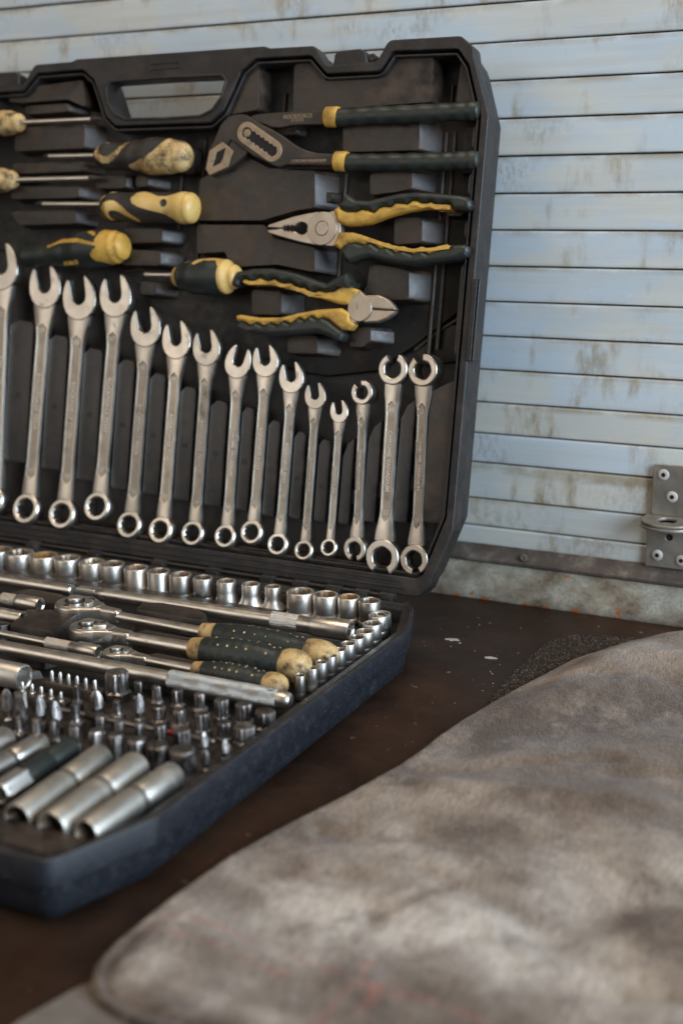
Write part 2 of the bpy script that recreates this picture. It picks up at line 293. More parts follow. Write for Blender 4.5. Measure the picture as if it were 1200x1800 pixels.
NIP_YU = [(-147.3, 173.3), (-144.6, 174.9), (-139.7, 173.4), (-134.4, 175.8), (-128.8, 173.7), (-124.3, 175.4), (-119.4, 172.6), (-113.3, 173.2), (-107.3, 170.2), (-103.7, 170.8), (-99.2, 167.5), (-94.1, 169.2), (-90.2, 168.2), (-84.4, 169.0), (-78.1, 173.0), (-72.9, 171.6), (-68.1, 169.9), (-71.0, 166.9), (-74.2, 161.6), (-80.8, 161.8), (-94.4, 164.9), (-109.9, 168.8), (-125.5, 171.4), (-144.3, 171.2)]
NIP_DU = [(-153.1, 171.4), (-152.4, 176.1), (-149.7, 178.9), (-138.8, 181.0), (-126.3, 181.4), (-117.0, 180.2), (-107.7, 178.4), (-95.3, 174.7), (-89.2, 173.5), (-83.6, 176.9), (-76.5, 179.7), (-74.5, 176.5), (-70.7, 171.4), (-72.9, 171.9), (-78.1, 173.3), (-84.4, 169.2), (-90.3, 168.4), (-94.1, 169.5), (-99.2, 167.8), (-103.7, 171.1), (-107.3, 170.5), (-113.3, 173.5), (-119.4, 172.8), (-124.3, 175.7), (-128.8, 173.9), (-134.5, 176.1), (-139.8, 173.7), (-144.6, 175.2), (-147.7, 173.5), (-148.3, 170.8), (-150.6, 169.6)]
NIP_YL = [(-149.5, 152.8), (-146.0, 153.5), (-133.2, 152.2), (-117.7, 152.9), (-105.7, 156.0), (-93.9, 158.3), (-79.1, 159.6), (-73.3, 157.1), (-72.6, 152.5), (-69.3, 150.5), (-72.2, 147.1), (-77.3, 146.9), (-81.1, 149.0), (-85.9, 152.1), (-90.5, 153.9), (-94.1, 152.8), (-98.1, 154.6), (-102.3, 151.8), (-106.3, 153.3), (-111.3, 149.5), (-116.0, 150.9), (-120.4, 148.2), (-125.2, 149.5), (-129.7, 147.5), (-134.6, 149.3), (-139.2, 147.5), (-144.1, 149.5), (-148.1, 149.5)]
NIP_DL = [(-148.1, 149.2), (-144.1, 149.2), (-139.1, 147.2), (-134.5, 149.0), (-129.7, 147.2), (-125.2, 149.3), (-120.4, 148.0), (-116.0, 150.7), (-111.3, 149.2), (-106.2, 153.0), (-102.3, 151.6), (-98.0, 154.4), (-94.1, 152.5), (-90.5, 153.6), (-85.8, 151.8), (-81.1, 148.7), (-77.3, 146.6), (-75.2, 144.6), (-76.7, 140.6), (-80.4, 140.1), (-84.3, 142.5), (-92.7, 144.8), (-107.7, 143.1), (-123.0, 141.7), (-135.6, 142.5), (-144.5, 145.4)]
S2_AX = [(-262.5, 249.8), (-190.9, 248.3)]
S2_Y1 = [(-260.0, 252.8), (-257.9, 256.3), (-254.3, 257.9), (-250.2, 257.4), (-249.8, 256.7), (-253.5, 256.5), (-255.2, 254.5), (-255.8, 252.8), (-254.4, 249.8), (-251.3, 248.0), (-247.6, 247.9), (-243.5, 250.7), (-238.7, 255.3), (-236.7, 257.8), (-236.1, 258.7), (-231.8, 258.9), (-235.0, 254.0), (-238.3, 250.0), (-243.1, 246.0), (-247.4, 244.1), (-252.5, 244.2), (-257.1, 246.3), (-259.2, 249.3)]
S2_Y2 = [(-204.9, 259.6), (-206.6, 255.6), (-209.2, 252.3), (-211.8, 249.4), (-217.9, 246.1), (-223.4, 244.5), (-232.6, 242.3), (-231.0, 240.6), (-222.9, 238.1), (-211.4, 236.2), (-183.5, 235.3), (-185.5, 259.1)]
S4_AX = [(-255.1, 218.2), (-183.3, 217.1)]
S4_Y1 = [(-258.1, 219.7), (-257.3, 229.2), (-244.0, 229.0), (-242.3, 226.1), (-247.4, 225.5), (-251.5, 222.0), (-253.1, 217.9), (-252.8, 214.4), (-250.7, 211.4), (-252.6, 206.7), (-257.2, 208.4)]
S4_Y2 = [(-251.1, 216.1), (-249.1, 219.1), (-243.3, 220.5), (-238.9, 219.9), (-233.5, 216.7), (-228.1, 212.6), (-222.4, 209.1), (-224.9, 207.9), (-231.6, 211.4), (-237.7, 214.3), (-242.1, 214.9), (-244.9, 213.2), (-244.4, 210.8), (-242.8, 209.3), (-246.1, 209.3), (-250.1, 212.6)]
S4_Y3 = [(-227.8, 221.9), (-225.5, 225.4), (-221.3, 226.8), (-214.8, 225.3), (-207.5, 222.9), (-201.9, 223.2), (-196.5, 224.9), (-191.2, 227.7), (-180.2, 228.4), (-178.4, 205.7), (-193.5, 205.7), (-196.6, 209.7), (-202.5, 212.6), (-214.0, 214.9), (-221.2, 216.6), (-226.5, 219.0)]
S6_AX = [(-198.4, 175.4), (-150.1, 176.4)]
S6_Y1 = [(-201.1, 188.6), (-192.9, 187.3), (-193.4, 176.2), (-190.6, 162.4), (-199.0, 162.2)]
S6_Y2 = [(-180.6, 182.7), (-178.4, 186.1), (-168.1, 189.7), (-148.9, 190.6), (-145.5, 159.7), (-158.9, 160.6), (-160.6, 167.4), (-160.9, 181.0), (-164.5, 185.0), (-172.6, 184.9), (-178.1, 182.0)]
S6_Y3 = [(-189.3, 187.4), (-183.2, 184.4), (-187.2, 182.7)]
S5_AX = [(-318.9, 185.4), (-234.4, 193.8)]
S5_Y1 = [(-249.2, 205.7), (-229.2, 207.9), (-227.1, 181.9), (-240.2, 181.0), (-246.6, 182.6), (-252.9, 183.6), (-254.9, 186.4), (-252.4, 189.3), (-249.9, 190.8), (-251.6, 195.7)]
S5_Y2 = [(-292.9, 192.1), (-284.7, 195.1), (-281.2, 197.6), (-274.2, 201.7), (-268.9, 204.2), (-263.4, 203.9), (-253.3, 200.7), (-252.2, 197.9), (-255.9, 199.3), (-265.1, 202.4), (-269.7, 202.2), (-277.6, 198.4), (-279.3, 196.6), (-266.5, 196.7), (-250.1, 193.6), (-250.4, 192.2), (-266.3, 194.2), (-280.9, 194.0), (-291.8, 190.6)]
S5_TXT = [(-279.8, 179.5), (-259.5, 182.4)]

# ------------------------------------------------------------------ the setting: table, wall
def lnk(nt, a, b): nt.links.new(a, b)
def wall_paint(name, base1, base2, grime_top, streak):
    """old pale blue paint: faint patches, brown weeping stains, grime along the joints"""
    m = bpy.data.materials.new(name); m.use_nodes = True; nt = m.node_tree; N = nt.nodes; b = N['Principled BSDF']
    tc = N.new('ShaderNodeTexCoord'); oi = N.new('ShaderNodeObjectInfo')
    sc = N.new('ShaderNodeVectorMath'); sc.operation = 'SCALE'; sc.inputs['Scale'].default_value = 1
    off = N.new('ShaderNodeMath'); off.operation = 'MULTIPLY'; off.inputs[1].default_value = 11.7; lnk(nt, oi.outputs['Random'], off.inputs[0])
    ad = N.new('ShaderNodeVectorMath'); ad.operation = 'ADD'; lnk(nt, tc.outputs['Object'], ad.inputs[0]); lnk(nt, off.outputs[0], ad.inputs[1])
    def noi(scale, stretch=(1, 1, 1), det=5, ro=0.6):
        mp = N.new('ShaderNodeMapping'); mp.inputs['Scale'].default_value = stretch; lnk(nt, ad.outputs[0], mp.inputs[0])
        n = N.new('ShaderNodeTexNoise'); n.inputs['Scale'].default_value = scale; n.inputs['Detail'].default_value = det; n.inputs['Roughness'].default_value = ro
        lnk(nt, mp.outputs[0], n.inputs['Vector']); return n.outputs['Fac']
    def ramp(src, lo, hi):
        r = N.new('ShaderNodeMapRange'); r.inputs[1].default_value = lo; r.inputs[2].default_value = hi; r.clamp = True; lnk(nt, src, r.inputs[0]); return r.outputs[0]
    def mth(op, a, c):
        x = N.new('ShaderNodeMath'); x.operation = op
        for i, q in enumerate((a, c)):
            if isinstance(q, (int, float)): x.inputs[i].default_value = q
            else: lnk(nt, q, x.inputs[i])
        return x.outputs[0]
    def mix(fac, a, c):
        x = N.new('ShaderNodeMix'); x.data_type = 'RGBA'; lnk(nt, fac, x.inputs[0])
        for i, q in ((6, a), (7, c)):
            if isinstance(q, tuple): x.inputs[i].default_value = (*q, 1)
            else: lnk(nt, q, x.inputs[i])
        return x.outputs[2]
    c = mix(ramp(noi(9), 0.35, 0.7), base1, base2)
    c = mix(mth('MULTIPLY', ramp(noi(17, (0.5, 1, 1.3), 6), 0.48, 0.60), 0.6), c, (0.58, 0.545, 0.46))      # worn, yellowed patches
    c = mix(mth('MULTIPLY', ramp(noi(55, (0.10, 1, 1.6), 6), 0.46, 0.68), 0.40), c, (0.44, 0.42, 0.37))       # brushed dirt along the slat
    c = mix(mth('MULTIPLY', ramp(noi(150, (0.05, 1, 2.0), 4, 0.7), 0.54, 0.66), 0.40), c, (0.60, 0.58, 0.53))
    c = mix(mth('MULTIPLY', ramp(noi(110, (0.5, 1, 1.2), 7, 0.8), 0.62, 0.66), 0.55), c, (0.64, 0.62, 0.56))
    spots = mth('MULTIPLY', ramp(noi(19, (1.6, 1, 0.6), 3), 0.55, 0.66), ramp(noi(90, (1.4, 1, 0.5), 7, 0.75), 0.40, 0.62))
    c = mix(mth('MULTIPLY', spots, streak), c, (0.27, 0.20, 0.11))
    sm = mth('MULTIPLY', ramp(noi(10, (0.8, 1, 1.2), 3), 0.56, 0.68), ramp(noi(300, (1, 1, 0.5), 4, 0.7), 0.44, 0.60))
    c = mix(mth('MULTIPLY', sm, 0.5), c, (0.22, 0.20, 0.18))
    # grime lying along the slat's lower and upper edge (local z runs 0..20 units)
    sep = N.new('ShaderNodeSeparateXYZ'); lnk(nt, tc.outputs['Object'], sep.inputs[0])
    edge = ramp(sep.outputs['Z'], 19.9 * U, 17.2 * U) if False else None
    g1 = ramp(sep.outputs['Z'], grime_top * U * 0.80, grime_top * U * 0.97)
    g2 = ramp(sep.outputs['Z'], 2.6 * U, 0.2 * U)
    g = mth('MAXIMUM', mth('MULTIPLY', g1, 0.9), mth('MULTIPLY', g2, 0.55))
    g = mth('MULTIPLY', g, ramp(noi(45, (0.5, 1, 1), 6, 0.7), 0.38, 0.60))
    c = mix(mth('MULTIPLY', g, 0.75), c, (0.23, 0.17, 0.095))
    lnk(nt, c, b.inputs['Base Color'])
    rr_ = ramp(noi(50), 0.2, 0.9); lnk(nt, mth('MULTIPLY_ADD' if False else 'ADD', mth('MULTIPLY', rr_, 0.25), 0.36), b.inputs['Roughness'])
    bu = N.new('ShaderNodeBump'); bu.inputs['Strength'].default_value = 0.25; bu.inputs['Distance'].default_value = 0.0005
    lnk(nt, noi(70, (0.2, 1, 1.4), 5), bu.inputs['Height']); lnk(nt, bu.outputs[0], b.inputs['Normal'])
    return m
M['paint'] = wall_paint('pale_blue_paint', (0.43, 0.505, 0.565), (0.51, 0.56, 0.59), 20.6, 0.75)
M['lowpaint'] = wall_paint('yellowed_pale_paint', (0.44, 0.48, 0.49), (0.54, 0.53, 0.47), 18, 1.0)

# table: dark rusty brown sheet, worn smooth
M['table'] = mat('dark_brown_table', (0.014, 0.0060, 0.0030), (0.028, 0.0125, 0.0060), (0.34, 0.56), 0.0, 11, dirt=(0.058, 0.026, 0.012), dirt_scale=9, dirt_lo=0.45, dirt_hi=0.80,
                 bump=0.35, bscale=260, speck=((0.14, 0.10, 0.07), 0.70), dirt_rough=0.6, spec=0.3)
mb = MB()
mb.add([(-900, -900, 0), (900, -900, 0), (900, 140, 0), (-900, 140, 0), (-900, -900, -12), (900, -900, -12), (900, 140, -12), (-900, 140, -12)],
       [(0, 1, 2, 3), (7, 6, 5, 4), (0, 4, 5, 1), (1, 5, 6, 2), (2, 6, 7, 3), (3, 7, 4, 0)])
t = mb.obj('table_top', M['table'], smooth=0); tag(t, None, kind='structure')

WM = T(0, 108, TZ) @ RZ(0.3)     # wall frame
wall = thing('slatted_wall', 'pale blue painted wall of horizontal slats behind the open tool case', 'wall', WM)
lines = [19.8, 37.5, 60.5, 78.9, 98.2, 118.2, 138.6, 159.2, 180.0, 201.0, 221.9, 242.9, 263.8, 284.8, 305.7, 326.7, 347.7, 368.6, 389.6, 410.6]
lines = [7.5] + lines
def slat_mesh(h):
    mb = MB(); prof = []
    # (y, z): slightly crowned face, rolled upper edge, tucked lower lip
    pts = [(6, 0.3), (1.2, 0.3), (0.25, 0.42), (-0.15, 0.85), (-0.22, h * 0.25), (-0.3, h * 0.5), (-0.3, h * 0.78), (-0.35, h - 2.0), (-0.25, h - 1.3), (0.3, h - 0.75), (1.0, h - 0.45), (6, h - 0.3)]
    xs = [-560 + 20 * i for i in range(57)]
    for x in xs: prof.append([(x, y + 0.12 * math.sin(x * 0.021 + h) , z) for y, z in pts])
    return mb.loft(prof, True, True)
for i in range(len(lines) - 1):
    z0, z1 = lines[i], lines[i + 1]
    o = slat_mesh(z1 - z0).obj('slat', M['lowpaint' if i in (0, 1, 2, 4) else 'paint'], wall, T(0, random.uniform(-0.35, 0.35), z0) @ RX(random.uniform(-0.5, 0.5)))
mb = MB(); mb.extr([[(-560, 0), (560, 0), (560, 420), (-560, 420)]], 0, 4, 0.1)
mb.obj('backing_board', M['black'], wall, T(0, 6.2, 0) @ RX(90))
# bottom: grimy rolled ledge and the rusty channel under it
M['grime'] = mat('grimy_ledge', (0.060, 0.043, 0.034), (0.10, 0.075, 0.060), (0.6, 0.8), nscale=60, dirt=(0.19, 0.16, 0.13), dirt_scale=60, dirt_lo=0.5, dirt_hi=0.75, bump=0.6, bscale=500)
mb = MB(); prof = []
for x in range(-560, 561, 14):
    j = 0.25 * noise.noise(Vector((x * 0.05, 0, 0)))
    prof.append([(x, y + j, z) for y, z in [(4, -2), (-5.6, -2.2), (-6.6, -1.2), (-6.7, 0.2), (-5.9, 1.2), (-4.0, 2.2), (-1.4, 5.0), (-0.6, 8.2), (0.6, 9.0), (4, 9.0)]])
mb.loft(prof).obj('ledge', M['grime'], wall)
def channel_mat():
    m = mat('rusty_channel_paint', (0.40, 0.385, 0.33), (0.48, 0.43, 0.33), (0.5, 0.7), nscale=20, dirt=(0.15, 0.100, 0.058), dirt_scale=42, dirt_lo=0.36, dirt_hi=0.62, bump=0.7, bscale=1100, stretch=(0.8, 1, 1.1), speck=((0.27, 0.23, 0.17), 0.575))
    nt = m.node_tree; N = nt.nodes; b = N['Principled BSDF']; src = b.inputs['Base Color'].links[0].from_socket
    tc = N.new('ShaderNodeTexCoord'); n = N.new('ShaderNodeTexNoise'); n.inputs['Scale'].default_value = 120; n.inputs['Detail'].default_value = 5
    lnk(nt, tc.outputs['Object'], n.inputs['Vector'])
    sep = N.new('ShaderNodeSeparateXYZ'); lnk(nt, tc.outputs['Object'], sep.inputs[0])
    mr = N.new('ShaderNodeMapRange'); mr.inputs[1].default_value = -26.5 * U; mr.inputs[2].default_value = -22.5 * U; mr.inputs[3].default_value = 0.13; mr.inputs[4].default_value = 0.0
    lnk(nt, sep.outputs['Z'], mr.inputs[0])
    a = N.new('ShaderNodeMath'); a.operation = 'ADD'; lnk(nt, n.outputs['Fac'], a.inputs[0]); lnk(nt, mr.outputs[0], a.inputs[1])
    r = N.new('ShaderNodeMapRange'); r.inputs[1].default_value = 0.685; r.inputs[2].default_value = 0.72; lnk(nt, a.outputs[0], r.inputs[0])
    x = N.new('ShaderNodeMix'); x.data_type = 'RGBA'; lnk(nt, r.outputs[0], x.inputs[0]); lnk(nt, src, x.inputs[6]); x.inputs[7].default_value = (0.46, 0.12, 0.022, 1)
    lnk(nt, x.outputs[2], b.inputs['Base Color']); return m
M['channel'] = channel_mat()
mb = MB(); prof = []
for x in range(-560, 561, 14):
    j = 0.2 * noise.noise(Vector((x * 0.03, 5, 0)))
    prof.append([(x, y + j, z) for y, z in [(4, -26.95), (-4.6, -26.95), (-5.1, -26.2), (-5.2, -20), (-5.0, -12), (-5.0, -6), (-4.7, -2.4), (4, -2.3)]])
mb.loft(prof).obj('channel', M['channel'], wall)
def rivet_mesh(r=1.6):
    return MB().lathe([(r, 0), (r * 1.02, 0.25), (r * 0.9, 0.65), (r * 0.62, 0.9), (r * 0.40, 0.92)], 20, True, False).lathe([(r * 0.40, 0.92), (r * 0.36, 0.3), (0.02, 0.25)], 20, False, True, mi=1)
for x in (14, 120, -60):
    rivet_mesh(2.4).obj('rivet', [M['grime'], M['grime']], wall, T(x, -4.9, 3.6) @ RX(60))

# hasp riveted to the wall on the right
HM = WM @ T(90, -2.2, 0) @ RX(90)         # local: x right, y up, z out of the wall
hasp = thing('hasp', 'zinc plated steel hasp with two stacked rings riveted to the wall', 'hasp', HM)
up_pl = rnd_poly([(0.0, 39.5), (48, 39.5), (48, 69.5), (0.0, 69.5)], 2.2)
mb = MB(); mb.extr([up_pl], 0.2, 1.6, 0.35); mb.obj('upper_plate', M['galv'], hasp)
lo_pl = rnd_poly([(-1.8, 8.0), (48, 8.0), (48, 36), (-1.8, 36)], 1.2)
mb = MB(); mb.extr([lo_pl, circ(11.3, 26.6, 2.1, 20)], 0.2, 1.5, 0.3); lp = mb.obj('lower_plate', M['galv'], hasp)
MB().extr([circ(11.3, 26.6, 2.6, 20)], 0.0, 0.25, 0.05).obj('keyhole', M['black'], hasp)
for nm, yy, tilt, rr0 in (('upper_ring', 38.6, 3, 15.0), ('lower_ring', 35.2, -1, 15.4)):
    c0 = (11.5, 9)
    outl = [(c0[0] + rr0 * math.cos(a), c0[1] + rr0 * 0.86 * math.sin(a)) for a in [R(d) for d in range(-20, 201, 8)]] + [(-2.5, -1), (25.5, -1)]
    mb = MB(); mb.extr([outl, circ(c0[0], c0[1] + 1, 5.4, 28)], -0.9, 0.9, 0.4, 3)
    # plate lies horizontally: its y axis points out of the wall
    mb.obj(nm, M['galv'], hasp, T(0, yy, 0.3) @ RX(90 + tilt))
for x, y in ((6.0, 63.6), (11.6, 51.0), (5.0, 15.2), (19, 13.6), (26, 62.5), (33, 50)):
    rivet_mesh(3.3).obj('rivet', [M['rivet'], M['black']], hasp, T(x, y, 1.5))

# paint chips on the table
def chip(x, y, r, s, label):
    p = []
    n = 14
    for i in range(n):
        a = 2 * math.pi * i / n; rr_ = r * random.uniform(0.55, 1.15)
        p.append((rr_ * 1.7 * math.cos(a), rr_ * 0.75 * math.sin(a)))
    mb = MB(); mb.extr([rnd_poly(p, 0.2, 2)], 0.05, 0.45, 0.1)
    o = mb.obj('paint_chip', M['rivet'], None); o.matrix_world = T(x, y, 0.0) @ RZ(s); tag(o, label, 'paint chip', 'paint chips on the table')
chip(-1.2, 25.4, 2.7, 15, 'larger flake of pale paint on the table near the case corner')
chip(28.6, 7.3, 2.3, 20, 'flake of pale paint on the table nearer the dark felt sheet')
chip(4.6, 22.0, 0.55, 50, 'tiny crumb of pale paint beside the larger flake')

mb = MB()
for _ in range(90):
    x = random.uniform(-20, 75); y = random.uniform(-120, 88); r = random.choice((0.12, 0.16, 0.22, 0.35))
    if x < 4 and y < 4: continue
    a0 = random.uniform(0, 6); q = [(x + r * random.uniform(0.6, 1.4) * math.cos(a0 + k_ * 1.05), y + r * random.uniform(0.6, 1.4) * math.sin(a0 + k_ * 1.05)) for k_ in range(6)]
    mb.add([(u_, v_, 0.03) for u_, v_ in q] + [(u_ * 0.4 + x * 0.6, v_ * 0.4 + y * 0.6, 0.03 + r * 0.6) for u_, v_ in q], [(k_, (k_ + 1) % 6, 6 + (k_ + 1) % 6, 6 + k_) for k_ in range(6)] + [(6, 7, 8, 9, 10, 11)])
tag(mb.obj('dust_crumbs', M['rivet'], None), 'pale dust crumbs scattered on the dark table', 'dust', None, 'stuff')

# dark gritty felt sheet under the cloth
M['felt'] = mat('dark_gritty_felt', (0.020, 0.0155, 0.0125), (0.034, 0.026, 0.021), (0.85, 0.95), nscale=260, bump=1.0, bscale=1700, speck=((0.15, 0.115, 0.09), 0.555), spec=0.1)
def sheet(name, poly, z, th, material, label, cat, amp=0.5):
    mb = MB(); mb.extr([rnd_poly(rnd_poly(poly, 16, 6), 8, 3)], 0.05, th, th * 0.4)
    o = mb.obj(name, material); o.matrix_world = T(0, 0, z); return tag(o, label, cat)
sheet('felt_sheet', [(50, -62), (47.5, -12), (49, 40), (60, 63), (92, 71), (160, 66), (260, -10), (140, -90)], 0.0, 1.6, M['felt'], 'dark gritty felt sheet sticking out from under the grey cloth', 'felt sheet')
M['felt2'] = mat('grey_brown_felt', (0.11, 0.085, 0.065), (0.15, 0.12, 0.095), (0.85, 0.95), nscale=90, bump=0.8, bscale=900, sheen=0.1)
sheet('felt_pad', [(8, -352), (16, -322), (60, -322), (140, -330), (140, -420), (0, -420)], 0.0, 1.2, M['felt2'], 'grey brown pad under the near corner of the cloth', 'pad')

# folded cloth
M['cloth'] = None
def cloth_mat():
    m = bpy.data.materials.new('dirty_brushed_cloth'); m.use_nodes = True; nt = m.node_tree; N = nt.nodes; b = N['Principled BSDF']
    tc = N.new('ShaderNodeTexCoord')
    def noi(scale, stretch=(1, 1, 1), det=5, ro=0.6, dist=0.0):
        mp = N.new('ShaderNodeMapping'); mp.inputs['Scale'].default_value = stretch; mp.inputs['Rotation'].default_value = (0, 0, 0.5); lnk(nt, tc.outputs['Object'], mp.inputs[0])
        n = N.new('ShaderNodeTexNoise'); n.inputs['Scale'].default_value = scale; n.inputs['Detail'].default_value = det; n.inputs['Roughness'].default_value = ro; n.inputs['Distortion'].default_value = dist
        lnk(nt, mp.outputs[0], n.inputs['Vector']); return n.outputs['Fac']
    def ramp(src, lo, hi):
        r = N.new('ShaderNodeMapRange'); r.inputs[1].default_value = lo; r.inputs[2].default_value = hi; lnk(nt, src, r.inputs[0]); return r.outputs[0]
    def mth(op, a, c):
        x = N.new('ShaderNodeMath'); x.operation = op
        for i, q in enumerate((a, c)):
            if isinstance(q, (int, float)): x.inputs[i].default_value = q
            else: lnk(nt, q, x.inputs[i])
        return x.outputs[0]
    def mix(fac, a, c):
        x = N.new('ShaderNodeMix'); x.data_type = 'RGBA'; lnk(nt, fac, x.inputs[0])
        for i, q in ((6, a), (7, c)):
            if isinstance(q, tuple): x.inputs[i].default_value = (*q, 1)
            else: lnk(nt, q, x.inputs[i])
        return x.outputs[2]
    at = N.new('ShaderNodeAttribute'); at.attribute_name = 'wear_shade'
    sx = N.new('ShaderNodeSeparateColor'); lnk(nt, at.outputs['Color'], sx.inputs[0])
    c = mix(ramp(noi(14, (1, 1, 1), 6, 0.62), 0.38, 0.62), (0.105, 0.063, 0.037), (0.25, 0.172, 0.112))
    clean = mth('MULTIPLY', sx.outputs[0], ramp(noi(9, (1, 1, 1), 5), 0.42, 0.60))
    c = mix(mth('MULTIPLY', clean, 0.85), c, (0.56, 0.49, 0.42))
    c = mix(mth('MULTIPLY', ramp(noi(7, (0.7, 1.2, 1), 6, 0.6), 0.50, 0.62), 0.7), c, (0.085, 0.052, 0.032))
    c = mix(mth('MULTIPLY', ramp(noi(24, (1, 1, 1), 6, 0.65), 0.52, 0.66), 0.75), c, (0.075, 0.046, 0.028))
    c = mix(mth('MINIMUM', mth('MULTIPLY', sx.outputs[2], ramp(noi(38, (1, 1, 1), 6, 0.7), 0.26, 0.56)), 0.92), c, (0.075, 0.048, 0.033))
    c = mix(mth('MULTIPLY', sx.outputs[1], ramp(noi(70, (1, 1, 1), 5, 0.7), 0.40, 0.62)), c, (0.32, 0.105, 0.07))
    nap = mth('ADD', mth('MULTIPLY', ramp(noi(260, (1.9, 0.42, 1), 6, 0.78), 0.34, 0.66), 0.50), mth('MULTIPLY', ramp(noi(800, (1.6, 0.35, 1), 3, 0.75), 0.36, 0.64), 0.35))
    nap = mth('ADD', nap, 0.52)
    vm = N.new('ShaderNodeVectorMath'); vm.operation = 'SCALE'; lnk(nt, c, vm.inputs[0]); lnk(nt, nap, vm.inputs['Scale']); c = vm.outputs[0]
    lnk(nt, c, b.inputs['Base Color']); b.inputs['Roughness'].default_value = 0.95; b.inputs['Specular IOR Level'].default_value = 0.1
    b.inputs['Sheen Weight'].default_value = 0.25; b.inputs['Sheen Roughness'].default_value = 0.5
    bu = N.new('ShaderNodeBump'); bu.inputs['Strength'].default_value = 1.0; bu.inputs['Distance'].default_value = 0.0012
    lnk(nt, mth('ADD', noi(150, (1.5, 0.5, 1), 6, 0.7), noi(700, (1.2, 0.5, 1), 3)), bu.inputs['Height']); lnk(nt, bu.outputs[0], b.inputs['Normal'])
    return m
M['cloth'] = cloth_mat()
EDGE = [(96, 128), (78, 116.6), (66, 104), (52.4, 92.1), (10.9, 71.9), (-42.1, 58.3), (-92.9, 47.8), (-144.1, 41.3), (-181.8, 32.3), (-213.7, 23.0), (-244.7, 15.7), (-277.6, 12.3), (-309.7, 11.3), (-322, 13.0), (-332, 18.5), (-338, 27), (-341, 40), (-342, 60)]
def edge_x(y):
    for i in range(len(EDGE) - 1):
        (ya, xa), (yb, xb) = EDGE[i], EDGE[i + 1]
        if yb <= y <= ya: return xa + (xb - xa) * (ya - y) / (ya - yb)
    return EDGE[0][1] if y > 0 else EDGE[-1][1]
def seg_d(p, a, b):
    a = Vector(a); b = Vector(b); p = Vector(p); t = max(0, min(1, (p - a).dot(b - a) / (b - a).length_squared)); return (p - a - (b - a) * t).length
CREASE = [(40, -128), (67, -107), (102, -90), (142, -35), (200, 40)]
STR = [[(18.7, -290.3), (43.7, -289.6), (72.4, -293.6), (98.9, -297.4), (140, -297)], [(16, -300), (43, -299), (75, -303)], [(96, -286), (94.7, -292.9), (93.9, -330)], [(107, -290), (104.9, -297.7), (102.8, -330)]]
FOLDS = [((55, -150), (125, -105), 5, -2.6), ((70, -165), (150, -140), 9, 3.0), ((86, -227), (130, -236), 4, -2.2), ((100, -232), (84, -262), 3.2, -2.0), ((120, -255), (108, -275), 3.2, -1.6), ((140, -240), (200, -170), 12, -5), ((150, -270), (185, -262), 4, -3.2), ((40, -215), (75, -205), 4, -1.8), ((90, 0), (150, 30), 8, 2.2), ((75, -35), (120, -10), 6, -1.6), ((130, -120), (190, -95), 6, -2.4), ((35, -262), (90, -250), 8, 1.8)]
def cloth_h(x, y, d):
    e = min(d / 3.6, 1.0); rnd = math.sqrt(max(0, 1 - (1 - e) ** 2))
    dc = min(seg_d((x, y), CREASE[i], CREASE[i + 1]) for i in range(len(CREASE) - 1))
    above = y > -128 + (x - 40) * 0.78
    h = 3.2
    if above: h += 8.5 * sstep(0, 40, dc) * sstep(0, 30, d) + 1.0 * sstep(0, 10, dc)
    else: h += 3.2 * sstep(0, 30, dc) * sstep(0, 60, d) * (0.45 + 0.55 * sstep(-330, -140, y))
    h += 2.0 * noise.noise(Vector((x * 0.022, y * 0.022, 3.1))) * sstep(0, 20, d)
    h += 1.1 * max(0, 1 - 2.6 * abs(noise.noise(Vector((x * 0.016 + y * 0.006, y * 0.013 - x * 0.006, 21.3))))) * sstep(0, 16, d)
    h -= 0.8 * max(0, 1 - 5 * abs(noise.noise(Vector((x * 0.022 - y * 0.008, y * 0.018 + x * 0.01, 4.7))))) * sstep(0, 16, d)
    h += 0.9 * noise.noise(Vector((x * 0.06 + y * 0.02, y * 0.035 - x * 0.03, 8.1))) * sstep(0, 12, d)
    for (pa, pb, wd_, am) in FOLDS: h += am * math.exp(-(seg_d((x, y), pa, pb) / wd_) ** 2) * sstep(0, 14, d)
    h += 0.25 * noise.noise(Vector((x * 0.35, y * 0.3, 1.1)))
    h -= 1.5 * math.exp(-((d - 6.0) / 1.3) ** 2) * sstep(-290, -305, y)
    return max(h, 1.2) * rnd + 0.25
mb = MB(); cw = []
ys = [96 - 1.7 * i for i in range(int((96 + 342) / 1.7) + 1)]
ds = [0, 0.15, 0.5, 1.0, 1.7, 2.6, 3.8, 5.2] + [7 + 1.9 * i for i in range(40)] + [83 + 3.2 * i for i in range(95)]
for y in ys:
    x0 = edge_x(y)
    for d in ds:
        x = x0 + d; dd = min(d, (y + 342.5) * 1.0, (97 - y) * 1.0)
        mb.v.append((x, y, cloth_h(x, y, max(dd, 0)) + 1.6))
        st = min(seg_d((x, y), s_[i], s_[i + 1]) for s_ in STR for i in range(len(s_) - 1)) if y < -270 and x < 150 else 9
        clean = sstep(-120, -300, y + (x - 60) * 0.25) * 0.75 + 0.32
        dingy = max(0, 1 - abs(seg_d((x, y), (72, -98), (165, -10))) / 46) * 1.25  # shade of the valley painted into the colour, together with brown dirt
        dingy = max(dingy, 0.7 * sstep(9, 0, d) * sstep(-300, -200, y))
        dingy = max(dingy, sstep(18, 5, min(d, (y + 342) * 0.9)) * sstep(-285, -312, y) * 1.2)
        cw.append((clean, sstep(1.9, 0.7, st) * 0.6, dingy, 1))
nc = len(ds)
for i in range(len(ys) - 1):
    for j in range(nc - 1):
        mb.f.append((i * nc + j, (i + 1) * nc + j, (i + 1) * nc + j + 1, i * nc + j + 1)); mb.mi.append(0)
me = mb.mesh('cloth', 180, (M['cloth'],))
